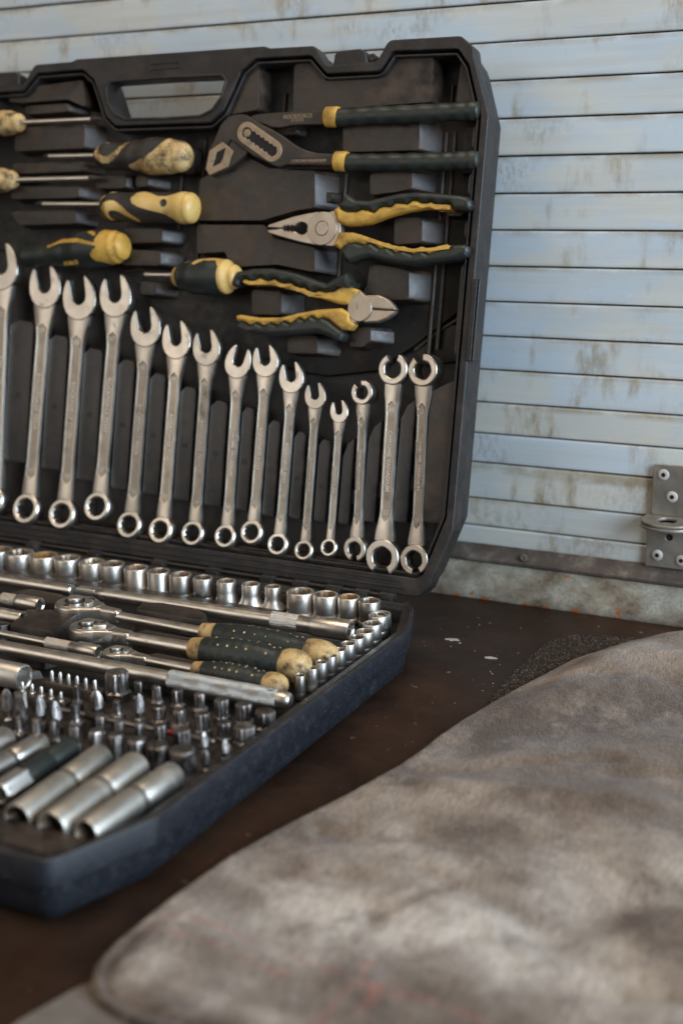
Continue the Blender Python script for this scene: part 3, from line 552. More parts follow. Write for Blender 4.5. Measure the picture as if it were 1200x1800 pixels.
ca = me.color_attributes.new('wear_shade', 'FLOAT_COLOR', 'POINT'); ca.data.foreach_set('color', [q for c_ in cw for q in c_])
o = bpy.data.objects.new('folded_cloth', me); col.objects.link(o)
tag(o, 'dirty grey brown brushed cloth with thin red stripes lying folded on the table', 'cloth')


# ------------------------------------------------------------------ the tool case
case = thing('tool_case', 'open black plastic tool case with its lid leaning against the wall', 'tool case', T(CX, -155, 0))
CI = case.matrix_world.inverted()
LMC, BMC = CI @ LM, CI @ BM
lid_half = [(CX, -1), (-17, -1), (-12, 5), (0, 39), (0, 267), (-11, 297), (-12.5, 304), (-20, 310), (-63.5, 310.4), (-70, 299), (-102, 298), (-110.5, 310), (-140.5, 310.3), (-144.5, 311.7), (CX, 311.7)]
cav_half = [(CX, 9.5), (-20, 9.5), (-16, 12), (-4.6, 46), (-4.6, 266), (-14, 294), (-21, 303), (-61, 304), (-68, 293.5), (-101.6, 293.5), (-112.6, 304.5), (-150, 304.8), (-159.5, 298), (-170.4, 275), (-178.5, 268.5), (CX, 268.5)]
hnd_half = [(CX, 296.5), (-173, 296), (-169.5, 293), (-172.0, 283.5), (-178, 276), (-186, 272.8), (CX, 272.3)]
LIDO = rnd_poly(rnd_poly(sym(lid_half), 5.0, 4), 3.0, 2); CAV = rnd_poly(sym(cav_half), 4.5, 5); HND = rnd_poly(sym(hnd_half), 3.5, 5)
mb = MB(); mb.extr([LIDO, CAV, HND], -12, 0, 0.8, 3)
lid = mb.obj('lid', M['shell'], case, LMC); lid['label'] = 'upright lid of the case, rim and carrying handle'
mb = MB(); mb.extr([inset(CAV, -3.4), CAV], -22, -11.5, 0.5, 2); mb.extr([inset(CAV, -2.2)], -29, -21.5, 2.2, 3)
mb.obj('lid_back', M['shell'], lid)
mb = MB(); mb.extr([inset(CAV, 1.5), inset(CAV, 3.0)], -12, -1.4, 0.55, 2)
mb.extr([inset(HND, -1.2), inset(HND, 0.4)], -6, 0.9, 0.5, 2)
mb.obj('sealing_ridge', M['shell'], lid)
MB().extr([rnd_poly([(-226, 301.6), (-203, 301.8), (-203, 305.9), (-226, 305.7)], 1.2, 3), rnd_poly([(-225.2, 302.3), (-203.8, 302.5), (-203.8, 305.2), (-225.2, 305.0)], 1.0, 3)], -0.4, 0.45, 0.25).obj('handle_badge', M['shell'], lid)
for sx in (1, -1):
    fx = lambda x: x if sx > 0 else 2 * CX - x
    mb = MB(); mb.extr([rnd_poly([(fx(-98.1), 297.0), (fx(-97.4), 304.6), (fx(-94), 306.4), (fx(-81.3), 306.8), (fx(-78.0), 305.2), (fx(-75.5), 297.4)], 1.6, 3)], -9, -0.4, 0.9, 2)
    mb.lathe([(2.4, 0), (2.4, 5), (1.9, 5.5)], 16, mtx=TU(fx(-74.5), 302.0, -8) )
    mb.obj('latch', M['shell'], lid)
# grip plate on the right-hand edge
mb = MB(); mb.extr([rnd_poly([(-1.4, 133.6), (1.6, 133.2), (2.0, 134), (2.0, 178), (1.6, 178.6), (-1.4, 178.2)], 0.6, 3)], -3.6, 0.5, 0.5, 2)
mb.extr([rnd_poly([(2.5, 133.6), (3.6, 133.6), (3.6, 178.6), (2.5, 178.6)], 0.5, 3)], -9, 0.6, 0.45, 2)
mb.extr([rnd_poly([(1.8, 136), (2.8, 136), (2.8, 176), (1.8, 176)], 0.3, 2)], -9, -1.4, 0.2, 1)
mb.obj('edge_clip', M['shell'], lid)

mb = MB()
for v0, v1 in ((2.6, 3.5), (6.6, 7.3)): mb.extr([rnd_poly([(-404 + v0, v0), (-24 - v0, v0), (-24 - v0, v1), (-404 + v0, v1)], 0.3, 2)], -1.0, 0.5, 0.35, 2)
mb.obj('hinge_side_ridge', M['shell'], lid)
# moulded tray in the lid
TOOLLOW = [(-345, 192), (-262, 172), (-228, 160), (-190, 147), (-150, 132), (-118, 123), (-95, 121), (-62, 126), (-40, 142), (-6, 168)]
mb = MB(); mb.extr([inset(CAV, 0.3)], -28, -24, 0.2)
tray = mb.obj('lid_tray', M['floor'], lid)
tooltop = [p for p in CAV if p[1] > 200]
i0 = max(range(len(CAV)), key=lambda i: CAV[i][0] * 0.01 - abs(CAV[i][1] - 266))
up_poly = [(-423, 268), (-423, 200)] + TOOLLOW + [(-6, 266), (-15, 293), (-22, 301), (-60, 301.5), (-68, 291.5), (-101.6, 291.5), (-113, 302), (-149, 302), (-158, 296), (-169, 273), (-178, 266.5), (-250, 266.5), (-259, 273), (-270, 296), (-279, 302), (-315, 302), (-326, 291.5), (-360, 291.5), (-368, 301), (-406, 301), (-413, 293)]
MB().block(up_poly, -17, -24.2, 0.8, 0, 1.2).obj('tray_step', M['floor'], tray)
def blk(top, zt=-5, zb=-18, draft=1.2, rs=9.0, bev=0.9, mt='plastic', nm='tray_block', ls=0.0):
    return MB().block(rnd_poly(top, 2.2, 2), zt, zb, draft, rs, bev).obj(nm, M[mt], tray)
blk([(-170, 273.5), (-158.5, 297.5), (-151, 301.5), (-149.5, 300), (-147.8, 276)], -4, -18, 0.8, 0.5, 1.6)
blk([(-125.5, 301.5), (-114, 301.5), (-103.5, 290.5), (-68, 290.5), (-60.5, 300.8), (-37, 301), (-35.8, 276), (-99.6, 274.6), (-100, 272.8), (-124.2, 272.6)], -4, -18, 0.8, 0.5, 1.6)
blk([(-23.5, 276), (-14, 277), (-9.5, 281), (-17, 297), (-22.5, 299)], -9, -18, 0.8, 0.5, 0.8)
blk([(-123, 270.8), (-110, 271), (-109, 274), (-122, 273.6)], -7, -18, 0.6, 0.5, 0.5); blk([(-71, 272), (-52, 272), (-52, 275), (-70, 275)], -7, -18, 0.6, 0.5, 0.5)
for x in (-137, -29): MB().tube([(x, 272, -16.4), (x, 288, -16.4)], [1.1, 1.1], 10).obj('tray_rib', M['plastic'], tray)
# right-hand side strips between the handle ends, with rounded recesses for them
for v0, v1 in ((249.5, 262.0), (224.5, 236.5), (201.0, 210.5), (136, 187)):
    blk([(-9.6, v0 + 2), (-8.2, v0), (-6.2, v0), (-6.2, v1), (-8.2, v1), (-9.6, v1 - 2)], -3.2, -17.5, 0.5, 0, 0.7)
blk([(-18.5, 238), (-11, 238), (-11, 263), (-18.5, 263)], -12, -17.4, 0.5, 0, 0.6, 'floor'); 
blk([(-91.3, 267.6), (-43, 267.2), (-41.5, 249.7), (-89.9, 249.9)]); blk([(-71.2, 236.8), (-64.5, 239.8), (-45, 239.4), (-44, 228.5), (-53, 227.0), (-70, 225.0)])
blk([(-53.8, 212.3), (-36.5, 213.0), (-35.2, 198.4), (-52.6, 197.0)]); blk([(-66.8, 187.0), (-41.8, 183.0), (-40.4, 166.2), (-68.2, 165.6)])
blk([(-186, 235), (-178, 239), (-175, 236.8), (-154.5, 248.8), (-137.2, 241.2), (-122, 239.8), (-106.5, 239.5), (-104.5, 217.9), (-117.2, 216.4), (-140.0, 210.6), (-186.0, 210.4)], -4, -18)
blk([(-186, 207.8), (-138.4, 207.8), (-130.6, 199.8), (-102.7, 195.0), (-101.3, 180.4), (-127.2, 184.6), (-159.7, 182.4), (-164.1, 191.8), (-184.6, 190.2)], -4, -18)
for p in ([(-335, 271.2), (-278.5, 272.2), (-277.2, 256.4), (-335, 255.8)], [(-336, 247.8), (-278, 248.4), (-277.4, 241.8), (-336, 241)], [(-336, 232.8), (-280, 232.6), (-279.4, 224.8), (-336, 224.4)], [(-337.4, 216.4), (-281, 217), (-280.4, 208.4), (-326.8, 207.2)],
          [(-266.5, 239.1), (-243, 239.3), (-242.4, 230.6), (-266, 230.8)], [(-235, 238.6), (-226, 238.7), (-225.6, 231.5), (-235, 231)], [(-242.1, 206.0), (-212.5, 206.1), (-211.8, 196.8), (-241.3, 196.5)], [(-242.4, 192.5), (-212.7, 191.8), (-211.9, 182.4), (-241.6, 182.5)],
          [(-226.4, 172.8), (-214, 172.3), (-214, 163.9), (-225.5, 164.3)], [(-144.4, 169.8), (-123.8, 169.2), (-122.6, 154.7), (-143.1, 154.6)], [(-117.0, 139.5), (-112.7, 143.7), (-97.6, 143.6), (-96.0, 133.0), (-116.4, 132.6)],
          [(-76.1, 148.6), (-63.0, 150.4), (-62.2, 142.2), (-67.0, 138.6), (-75.9, 137.8)], [(-327.4, 279.6), (-291.9, 280.2), (-292.3, 285.6), (-327.8, 285)]):
    blk(p)
blk([(-341, 296), (-281, 299.5), (-276, 281.5), (-292, 287.8), (-330, 287.2), (-341, 288)], -4, -18, 0.8, 0.5, 1.4)
MB().tube([(-247, 180, -16.6), (-214, 184, -16.6)], [1, 1], 8).obj('tray_rib', M['plastic'], tray)
for (xa, ya, xb, yb) in ((-30.5, 137, -30.5, 262), (-25.5, 140, -25.5, 262), (-98, 150, -86, 150), (-152, 243, -96, 243), (-192, 178, -192, 262), (-208, 196, -208, 262), (-92, 178, -92, 240)):
    MB().tube([(xa, ya, -16.6), (xb, yb, -16.6)], [1.3, 1.3], 10).obj('tray_rib', M['plastic'], tray)
for q in ([(-118, 222), (-98, 222), (-96, 228), (-118, 228)], [(-24, 214), (-14, 214), (-14, 222), (-24, 222)], [(-24, 190), (-14, 190), (-14, 198), (-24, 198)], [(-146, 262), (-124, 262), (-124, 267), (-146, 267)], [(-205, 240), (-196, 240), (-196, 256), (-205, 256)], [(-205, 212), (-196, 212), (-196, 226), (-205, 226)]):
    blk(q, -10, -17.5, 0.8, 2.5, 0.9)
# sloping gutter on the right between pliers and wrenches
blk([(-42, 141), (-34, 130), (-14, 134), (-9, 152), (-22, 156)], -19, -24, 0.6, 0, 0.8, 'floor')
MB().tube([(-40, 139, -19), (-24, 152, -19), (-12, 160, -19)], [1.2, 1.2, 1.2], 10).obj('tray_rib', M['plastic'], tray)
blk([(-20.6, 41.8), (-22.2, 114.8), (-16, 118.6), (-8.5, 122.4), (-6.0, 124), (-6.0, 46), (-7.5, 42)], -4, -24, 0.8, 0, 1.5)
for q in ((-14, 46), (-160, 300), (-118, 296), (-181, 213), (-66.5, 171), (-87, 265), (-72.5, 141)):
    mb = MB(); ring = [circ(q[0], q[1], 1.7, 20), circ(q[0], q[1], 1.35, 20)]; mb.extr(ring, -4.5, -3.85 if q[0] not in (-66.5, -87, -72.5) else -4.85, 0.05); mb.obj('mould_mark', M['plastic'], tray)
# bottom sill of the lid cavity
for z, y0, y1 in ((-3.4, 9.8, 12.0), (-6.2, 11.6, 13.6)):
    MB().block([(-408, y0), (-20, y0), (-18, y1), (-410, y1)], z, -24, 0.2, 0, 0.5).obj('tray_sill', M['plastic'], tray)

# ---- wrench positions: (u, v of open/top head), (u, v of ring), head radius, ring radius
WR = [((-337.6, 177.0), (-333.9, 22.1), 14.2, 10.2), ((-300.1, 165.2), (-303.7, 19.4), 13.2, 10.1), ((-271.5, 158.5), (-273.6, 19.1), 13.2, 9.9), ((-242.8, 160.6), (-245.7, 26.9), 12.4, 9.4),
      ((-218.0, 142.0), (-219.8, 17.9), 11.5, 8.6), ((-194.2, 135.0), (-195.6, 17.2), 10.9, 8.4), ((-171.7, 131.4), (-171.8, 17.9), 10.1, 7.7), ((-149.0, 124.1), (-148.2, 18.8), 9.3, 7.1),
      ((-129.4, 125.8), (-129.9, 23.3), 9.0, 7.2), ((-110.9, 116.9), (-111.3, 18.2), 8.5, 6.6), ((-94.0, 107.3), (-93.6, 16.7), 7.0, 5.9), ((-77.5, 99.4), (-77.2, 20.3), 6.0, 5.2)]
FL = [((-63.5, 112.2), (-60.2, 21.5), 7.0, 7.2), ((-45.3, 126.6), (-42.4, 18.7), 9.0, 10.4), ((-26.8, 127.0), (-22.5, 19.8), 9.2, 8.8)]
sw = [0.71 * a[2] for a in WR] + [4.9, 7.6, 6.0]
cen = [(a[0][0] + a[1][0]) / 2 for a in WR + FL]
tops = [145.6, 137.1, 129.8, 123.9, 116.6, 109.7, 102.5, 99.9, 93.3, 87.8, 84.6, 85.8, 97.2, 110.8]
bots = [49.6, 47.2, 42.6, 39.6, 38.4, 37.1, 36.0, 35.3, 34.0, 34.5, 34.3, 34.6, 37.9, 39.9]
nums = ['19', '18', '17', '16', '15', '14', '13', '12', '11', '10', '8', '', '', '']
nv = [94.5, 88.9, 85.3, 80.9, 75.9, 71.8, 68.6, 65.2, 62.1, 58.5, 55.7]
for i in range(14):
    l = cen[i] + sw[i] / 2 + 0.9; r = cen[i + 1] - sw[i + 1] / 2 - 3.2; vt, vb = tops[i], bots[i]; q = (r - l)
    if i < 11: top = [(l, vb + 2), (l, vt - 5), (l + q * 0.35, vt - 1), (r - q * 0.12, vt - 2), (r, vt - 4.5), (r, vb), (l + 1, vb)]
    else: top = [(l, vb + 2), (l, vt - 12), (l + q * 0.4, vt - 4), (r, vt), (r, vb), (l + 1, vb)]
    mb = MB(); mb.block(top, -4.6, -24, 0.5, 1.6, 0.9, 2)
    for k in (0.32, 0.62):
        vm = vb + (vt - vb) * k
        mb.block([(r - 0.6, vm - 5), (r + 1.5, vm - 4), (r + 1.5, vm + 4), (r - 0.6, vm + 5)], -7.0, -14, 0.2, 0.4, 0.35, 1)
    mb.obj('tray_block', M['padplastic'], tray)
    if nums[i]:
        MB().text(nums[i], 4.6 if i < 8 else 4.2, TU((l + r) / 2 - 0.2, nv[i], -4.5), 0.2).obj('size_number', M['shell'], tray)

# ---- the lower half
base_poly = rnd_poly([(-14, 0), (0, -39), (0, -267), (-15, -311), (2 * CX + 15, -311), (2 * CX, -267), (2 * CX, -39), (2 * CX + 14, 0)], 11, 8)
def ring_at(d, z):
    return [(x, y, z) for x, y in inset(base_poly, d)]
mb = MB()
mb.loft([ring_at(d, z) for d, z in [(7.2, -12), (7.0, -2.6), (6.6, -1.7), (6.0, -1.35), (3.2, -1.3), (2.7, -1.0), (2.4, -0.2), (1.9, 0.2), (1.0, 0.2), (0.4, -0.05), (0.0, -0.8), (0.35, -10.6), (0.9, -11.0), (1.7, -11.4), (1.9, -12.2), (2.6, -19), (3.8, -23.6), (6.0, -26.2), (9.5, -26.97)]], False, True)
nb = len(base_poly); mb.mi = [1 if 10 * nb <= q < 18 * nb else 0 for q in range(len(mb.f))]
base = mb.obj('base', [M['shell'], M['outer']], case, BMC); base['label'] = 'lower half of the case with scuffed blue black outer wall'
mb = MB(); mb.extr([inset(base_poly, 6.9)], -13, -9.5, 0.2); btray = mb.obj('base_tray', M['floor'], base)
def bblk(top, zt=-3, zb=-10, draft=1.2, rs=0.0, bev=1.0, mt='plastic'):
    return MB().block(top, zt, zb, draft, rs, bev).obj('tray_block', M[mt], btray)
bblk([(-330, -7.5), (-30, -7.5), (-30, -10), (-330, -10)], -2.4, bev=0.6)                      # sill behind the sockets
bblk([(-300, -33), (-136, -31), (-82, -30), (-84, -38), (-136, -40), (-300, -44)], -4.0)        # strip in front of the sockets
bblk([(-194, -125), (-203, -101), (-187, -94), (-173, -95), (-166, -124)], 0.5)
bblk([(-236, -85), (-228, -70), (-205, -70), (-192, -76), (-196, -86)], 0.0)
bblk([(-146, -79), (-149, -68), (-140, -63), (-118, -63), (-106, -69), (-103, -79)], 2.5, bev=2.2)
bblk([(-126, -108), (-124, -101), (-94, -101), (-88, -106), (-90, -109)], 1.0, bev=1.5)
bblk([(-104, -130), (-100, -124), (-76, -124), (-74, -129)], -0.5, bev=1.2); bblk([(-101, -147), (-98, -143.5), (-76, -143.5), (-73, -147)], -1.5, bev=1.0)
bblk([(-215, -126), (-211, -119), (-196, -119), (-200, -126)], -1.0); bblk([(-176, -152), (-170, -143), (-150, -143), (-152, -148)], -1.5)
bblk([(-190, -178), (-180, -165), (-140, -165), (-146, -172)], -2.5)
bblk([(-300, -231), (-300, -163), (-9, -163), (-8.5, -231)], -6.5, -10, 0.4, 0, 0.6)               # bit deck
bblk([(-300, -302.5), (-300, -287.5), (-9, -287.5), (-14.5, -302.5)], -1.9, -10, 0.6, 0, 1.6)
bblk([(-8.9, -30), (-8.9, -160), (-7.6, -160), (-7.6, -30)], -5.5, -10, 0.2, 0, 0.4)
for x, hw in ((-24.1, 2.0), (-40.6, 2.2), (-57, 2.2), (-74, 2.2), (-90.6, 2.0)): bblk([(x - hw, -287), (x - hw, -234), (x + hw, -234), (x + hw, -287)], -2.4, -10, 0.5, 0, 0.8)
# hinge: plastic leaf, knuckles and a rusty pin
mb = MB(); mb.block([(-404, -0.6), (-24, -0.6), (-22, 10.4), (-406, 10.4)], -1.9, -8, 0.2, 0, 0.5); mb.obj('hinge_leaf', M['shell'], case, BMC)
MB().tube([(-402, 8.4, 0.0), (-30, 8.4, 0.0)], [1.0, 1.0], 10).obj('hinge_pin', M['darksteel'], case, BMC)
for hx in (-34, -50, -68, -90, -112, -150, -190, -240, -290, -340, -380):
    mb = MB(); mb.tube([(hx - 4.5, 8.4, 0), (hx + 4.5, 8.4, 0)], [2.0, 2.0], 14)
    mb.block([(hx - 4, 3.2), (hx + 4, 3.2), (hx + 4, 8.0), (hx - 4, 8.0)], 1.0, -2.4, 0.2, 0, 0.4)
    mb.obj('hinge_knuckle', M['shell'], case, BMC)

# ------------------------------------------------------------------ wrenches in the lid
def shank(mb, y0, y1, w_ring, w_mid, w_head, t_ring, t_mid, t_head, pan0, pan1, pw=0.66):
    """forged shank: rounded section, recessed panel on its face; y0 ring side, y1 head side; face at z = 0"""
    ys = sorted(set([y0 + (y1 - y0) * i / 46 for i in range(47)] + [pan0 - 0.05, pan0, pan0 + 0.8, pan0 + 1.8, pan0 + 2.6, pan1 - 2.6, pan1 - 1.8, pan1 - 0.8, pan1, pan1 + 0.05]))
    rings = []
    L_ = y1 - y0
    for y in ys:
        s = (y - y0) / L_
        k0 = 1 - sstep(0.0, 0.20, s); k1 = sstep(0.78, 1.0, s)
        wd = (w_mid + (w_ring - w_mid) * k0 + (w_head - w_mid) * k1 + 0.35 * math.sin(s * math.pi)) / 2
        th = t_mid + (t_ring - t_mid) * k0 + (t_head - t_mid) * k1
        z1 = 0.0 + 0.5 * k0 + 0.2 * k1
        c = min(0.8, wd * 0.3)
        ins = 0.0
        if pan0 <= y <= pan1: ins = min(1, (y - pan0) / 2.6 + 0.02, (pan1 - y) / 2.6 + 0.02)
        p = wd * pw * max(ins, 0.02); d = 0.7 if ins > 0 else 0.0
        zf = z1; zb = z1 - th
        sec = [(-wd + c * 0.3, zf - c * 0.35), (-wd + c, zf), (-p - 0.18, zf), (-p, zf - d), (p, zf - d), (p + 0.18, zf), (wd - c, zf), (wd - c * 0.3, zf - c * 0.35), (wd, zf - c * 1.2),
               (wd, zb + c), (wd - c, zb), (-wd + c, zb), (-wd, zb + c), (-wd, zf - c * 1.2)]
        rings.append([(x, y, z) for x, z in sec][::-1])
    n0 = len(mb.f); mb.loft(rings); m_ = len(rings[0])
    for k in range(len(rings) - 1):
        if ys[k] >= pan0 and ys[k + 1] <= pan1: mb.mi[n0 + k * m_ + (m_ - 5)] = 1
    return mb
def jaw_outline(Rr, tilt):
    half = [(0.0, -1.0), (0.35, -0.94), (0.68, -0.74), (0.90, -0.44), (1.0, -0.08), (0.99, 0.28), (0.92, 0.60), (0.80, 0.88), (0.66, 1.10), (0.54, 1.22), (0.465, 1.20), (0.44, 1.10), (0.42, 0.6), (0.40, 0.18), (0.33, -0.02), (0.18, -0.14), (0.0, -0.18)]
    pts = half + [(-x, y) for x, y in half[::-1][1:-1]]
    a = R(tilt); return [(Rr * (x * math.cos(a) - y * math.sin(a)), Rr * (x * math.sin(a) + y * math.cos(a))) for x, y in pts]
def pt12(rh): return lambda a: rh * (1.0 + 0.10 * (abs(((a * 12 / (2 * math.pi)) % 1) - 0.5) * 2 - 0.5))
def ring_head(mb, r, rh, z0, z1, mtx, n=72):
    f = pt12(rh)
    b = 0.16 * r
    mb.lathe([(r * 0.97, z0 + b), (r, (z0 + z1) / 2), (r * 0.985, z1 - b), (r * 0.93, z1 - b * 0.35), (r * 0.86, z1), (rh * 1.13, z1), (rh * 1.06, z1 - 0.35), (f, z1 - 0.9), (f, z0 + 0.6), (rh * 1.1, z0), (r * 0.86, z0), (r * 0.93, z0 + b * 0.35)], n, False, False, mtx=mtx)
    k = 12; o = len(mb.v) - 12 * n
    for i in range(n): mb.f.append((o + 11 * n + i, o + 11 * n + (i + 1) % n, o + (i + 1) % n, o + i)); mb.mi.append(0)
WTXT = ['CHROME VANADIUM', 'ROCKFORCE 75519', 'ROCKFORCE 75518', 'ROCKFORCE 75517', 'ROCKFORCE 75516', 'ROCKFORCE 75515', 'ROCKFORCE 75514', 'CHROME VANADIUM', 'ROCKFORCE 75512', 'ROCKFORCE 75511', 'ROCKFORCE 75510', 'ROCKFORCE 7558']
WNUM = ['22', '19', '18', '17', '16', '15', '14', '13', '12', '11', '10', '8']
WL = ['combination wrench cut by the left edge of the photo, tallest in the lid row']
for i in range(1, 12):
    WL.append('satin steel combination wrench, %s from the left in the lid row' % ORD[i])
WL[7] = 'combination wrench with its jaw tilted right, eighth from the left in the lid row'
WL[11] = 'smallest combination wrench, twelfth from the left in the lid row'
for i, (h, rg, Rr, rr_) in enumerate(WR):
    rr_ *= 1.07; Rr *= 0.97
    dx, dy = h[0] - rg[0], h[1] - rg[1]; Ln = math.hypot(dx, dy); ang = math.degrees(math.atan2(dy, dx)) - 90
    root = thing('combination_wrench', WL[i], 'wrench', LM @ T(rg[0], rg[1], -2.6) @ RZ(ang) @ RY(random.uniform(-2, 3)), 'combination wrenches clipped into the lid')
    k = Rr / 11
    wm = 0.73 * Rr
    mb = MB(); p0, p1 = rr_ * 1.9, Ln - Rr * 1.75
    shank(mb, rr_ * 0.72, Ln - Rr * 0.45, wm * 1.28, wm, Rr * 1.36, 4.6 * k, 3.6 * k, 4.4 * k, p0, p1); mb.obj('shank', [M['steel'], M['panel']], root)
    flip = -1 if i == 7 else 1
    mb = MB(); mb.extr([rnd_poly(jaw_outline(Rr, 14 * flip), 0.25 * k, 2)], -4.6 * k + 0.3, 0.55, 0.75 * k, 3, mtx=TU(0, Ln, 0)); mb.obj('open_jaw', M['steel'], root)
    mb = MB(); ring_head(mb, rr_, rr_ * 0.62, -4.6 * k, 2.8 * k, RX(-11)); mb.obj('ring_end', M['steel'], root, smooth=28)
    mb = MB(); ts = wm * 0.46
    mb.text(WTXT[i], ts, TU(0, (p0 + p1) / 2, -0.5) @ RZ(-90), 0.35, bold=0.02); mb.obj('lettering', M['chrome'], root, smooth=0)
    for yy in (p1 - 4.2 * k, p0 + 4.4 * k): MB().text(WNUM[i], ts * 1.05, TU(0, yy, -0.5), 0.35, bold=0.02).obj('size_mark', M['chrome'], root, smooth=0)
    tint(root, random.uniform(0.78, 1.06), random.uniform(-0.02, 0.03))
def flare(mb, r, ri, th, open_deg, gap_deg, mtx):
    a0 = R(open_deg + gap_deg / 2); a1 = R(open_deg - gap_deg / 2 + 360); n = 44
    outl = [(r * math.cos(a0 + (a1 - a0) * i / n), r * math.sin(a0 + (a1 - a0) * i / n)) for i in range(n + 1)]
    inn = []
    for i in range(n + 1):
        a = a1 + (a0 - a1) * i / n
        hx = ri / math.cos((((a - R(open_deg)) % R(60)) - R(30)) * 0.6)
        inn.append((hx * math.cos(a), hx * math.sin(a)))
    mb.extr([outl + inn], -th + 1.2, 1.6, min(0.8, r * 0.09), 3, mtx=mtx)
FT = [('8', '10', -110, 8.5, 7.5, 118, 38, 268, 40, 7), ('11', '13', 0, 5.6, 5.6, 93, 50, 268, 62, 1), ('12', '14', 0, 9.5, 8.5, 112, 38, 282, 40, 9)]
FLB = ['shortest of three flare nut wrenches, third from the right in the lid row', 'flare nut wrench reading CHROME VANADIUM with widely open ends, second from the right', 'dull flare nut wrench at the far right of the lid row']
for i, (h, rg, rt_, rb) in enumerate(FL):
    dx, dy = h[0] - rg[0], h[1] - rg[1]; Ln = math.hypot(dx, dy); ang = math.degrees(math.atan2(dy, dx)) - 90
    n1, n2, _, tt, tb, ot, gt, ob, gb, roll = FT[i]
    root = thing('flare_nut_wrench', FLB[i], 'wrench', LM @ T(rg[0], rg[1], -2.6) @ RZ(ang) @ RY(-roll * 0.6), 'flare nut wrenches clipped into the lid')
    wm = sw[12 + i]; mb = MB(); p0, p1 = rb * 2.0, Ln - rt_ * 2.0
    shank(mb, rb * 0.93, Ln - rt_ * 0.93, rb * 1.15, wm, rt_ * 1.15, 4.4, 3.8, 4.6, p0, p1, 0.62); mb.obj('shank', [M['steel'], M['panel']], root)
    mb = MB(); flare(mb, rt_, rt_ * 0.56, tt, ot, gt, TU(0, Ln, 0)); mb.obj('upper_jaw', M['steel'], root)
    mb = MB(); flare(mb, rb, rb * 0.57, tb, ob, gb, Matrix()); mb.obj('lower_jaw', M['steel'], root)
    mb = MB(); ts = wm * 0.48
    mb.text('CHROME VANADIUM', ts, TU(0, (p0 + p1) / 2, -0.5) @ RZ(-90), 0.35, bold=0.02); mb.obj('lettering', M['chrome'], root, smooth=0)
    for tx, yy in ((n1, p1 - 5), (n2, p0 + 5)): MB().text(tx, ts * 1.05, TU(0, yy, -0.5), 0.35, bold=0.02).obj('size_mark', M['chrome'], root, smooth=0)
    tint(root, (0.9, 1.02, 0.72)[i], (0, 0, 0.04)[i])

# ------------------------------------------------------------------ pliers
def lidthing(name, label, cat, u, v, w_=0.0, group=None):
    r = thing(name, label, cat, LM @ T(u, v, w_), group); return r, TU(-u, -v, -w_)
pump, o = lidthing('water_pump_pliers', 'black water pump pliers with worn slotted joint and long dark grips', 'pliers', -130, 255)
mb = MB(); mb.extr([PUMP_HEAD, [(x, y) for x, y in []] or circ(0, 0, 0.001, 3)][:1], -3.0, 1.6, 0.7, 2, mtx=o); mb.obj('slotted_jaw', M['darksteel'], pump)
mb = MB(); mb.extr([PUMP_JAW], -5.0, 0.4, 0.6, 2, mtx=o); mb.extr([PUMP_TOP], -5.0, -0.4, 0.6, 2, mtx=o); mb.obj('sliding_jaw', M['darksteel'], pump)
mb = MB(); mb.extr([PUMP_HEX, PUMP_HEXH], -1.0, 1.95, 0.2, 2, mtx=o); mb.obj('gripping_face', M['tansteel'], pump)
MB().extr([PUMP_HEXH], 1.2, 1.68, 0.02, 1, mtx=o).obj('jaw_gap', M['black'], pump)
(ax, ay), (bx, by) = PUMP_SLOT
def capsule(r, teeth=0.0, n=14):
    d = Vector((bx - ax, by - ay)); L_ = d.length; d.normalize(); nrm = Vector((-d.y, d.x)); a = Vector((ax, ay)); b = Vector((bx, by)); out = []
    th0 = math.atan2(d.y, d.x)
    for i in range(n + 1): q = th0 + math.pi / 2 + math.pi * i / n; out.append((a.x + r * math.cos(q), a.y + r * math.sin(q)))
    k = 24
    for i in range(1, k): p = a + d * (L_ * i / k) - nrm * (r - (teeth if i % 4 < 2 else 0)); out.append((p.x, p.y))
    for i in range(n + 1): q = th0 - math.pi / 2 + math.pi * i / n; out.append((b.x + r * math.cos(q), b.y + r * math.sin(q)))
    for i in range(1, k): p = b - d * (L_ * i / k) + nrm * (r - (teeth if i % 4 < 2 else 0)); out.append((p.x, p.y))
    return out
MB().extr([capsule(6.4), capsule(3.1, 0.7)], -0.5, 2.3, 0.35, 2, mtx=o).obj('slot_frame', M['tansteel'], pump)
MB().extr([capsule(3.2)], 1.2, 1.75, 0.02, 1, mtx=o).obj('slot_recess', M['black'], pump)
MB().extr([circ(PUMP_PIN[0][0] + 0.4, PUMP_PIN[0][1] - 0.2, 2.4, 24)], 0, 2.2, 0.35, 2, mtx=o).obj('pivot_pin', M['tansteel'], pump)
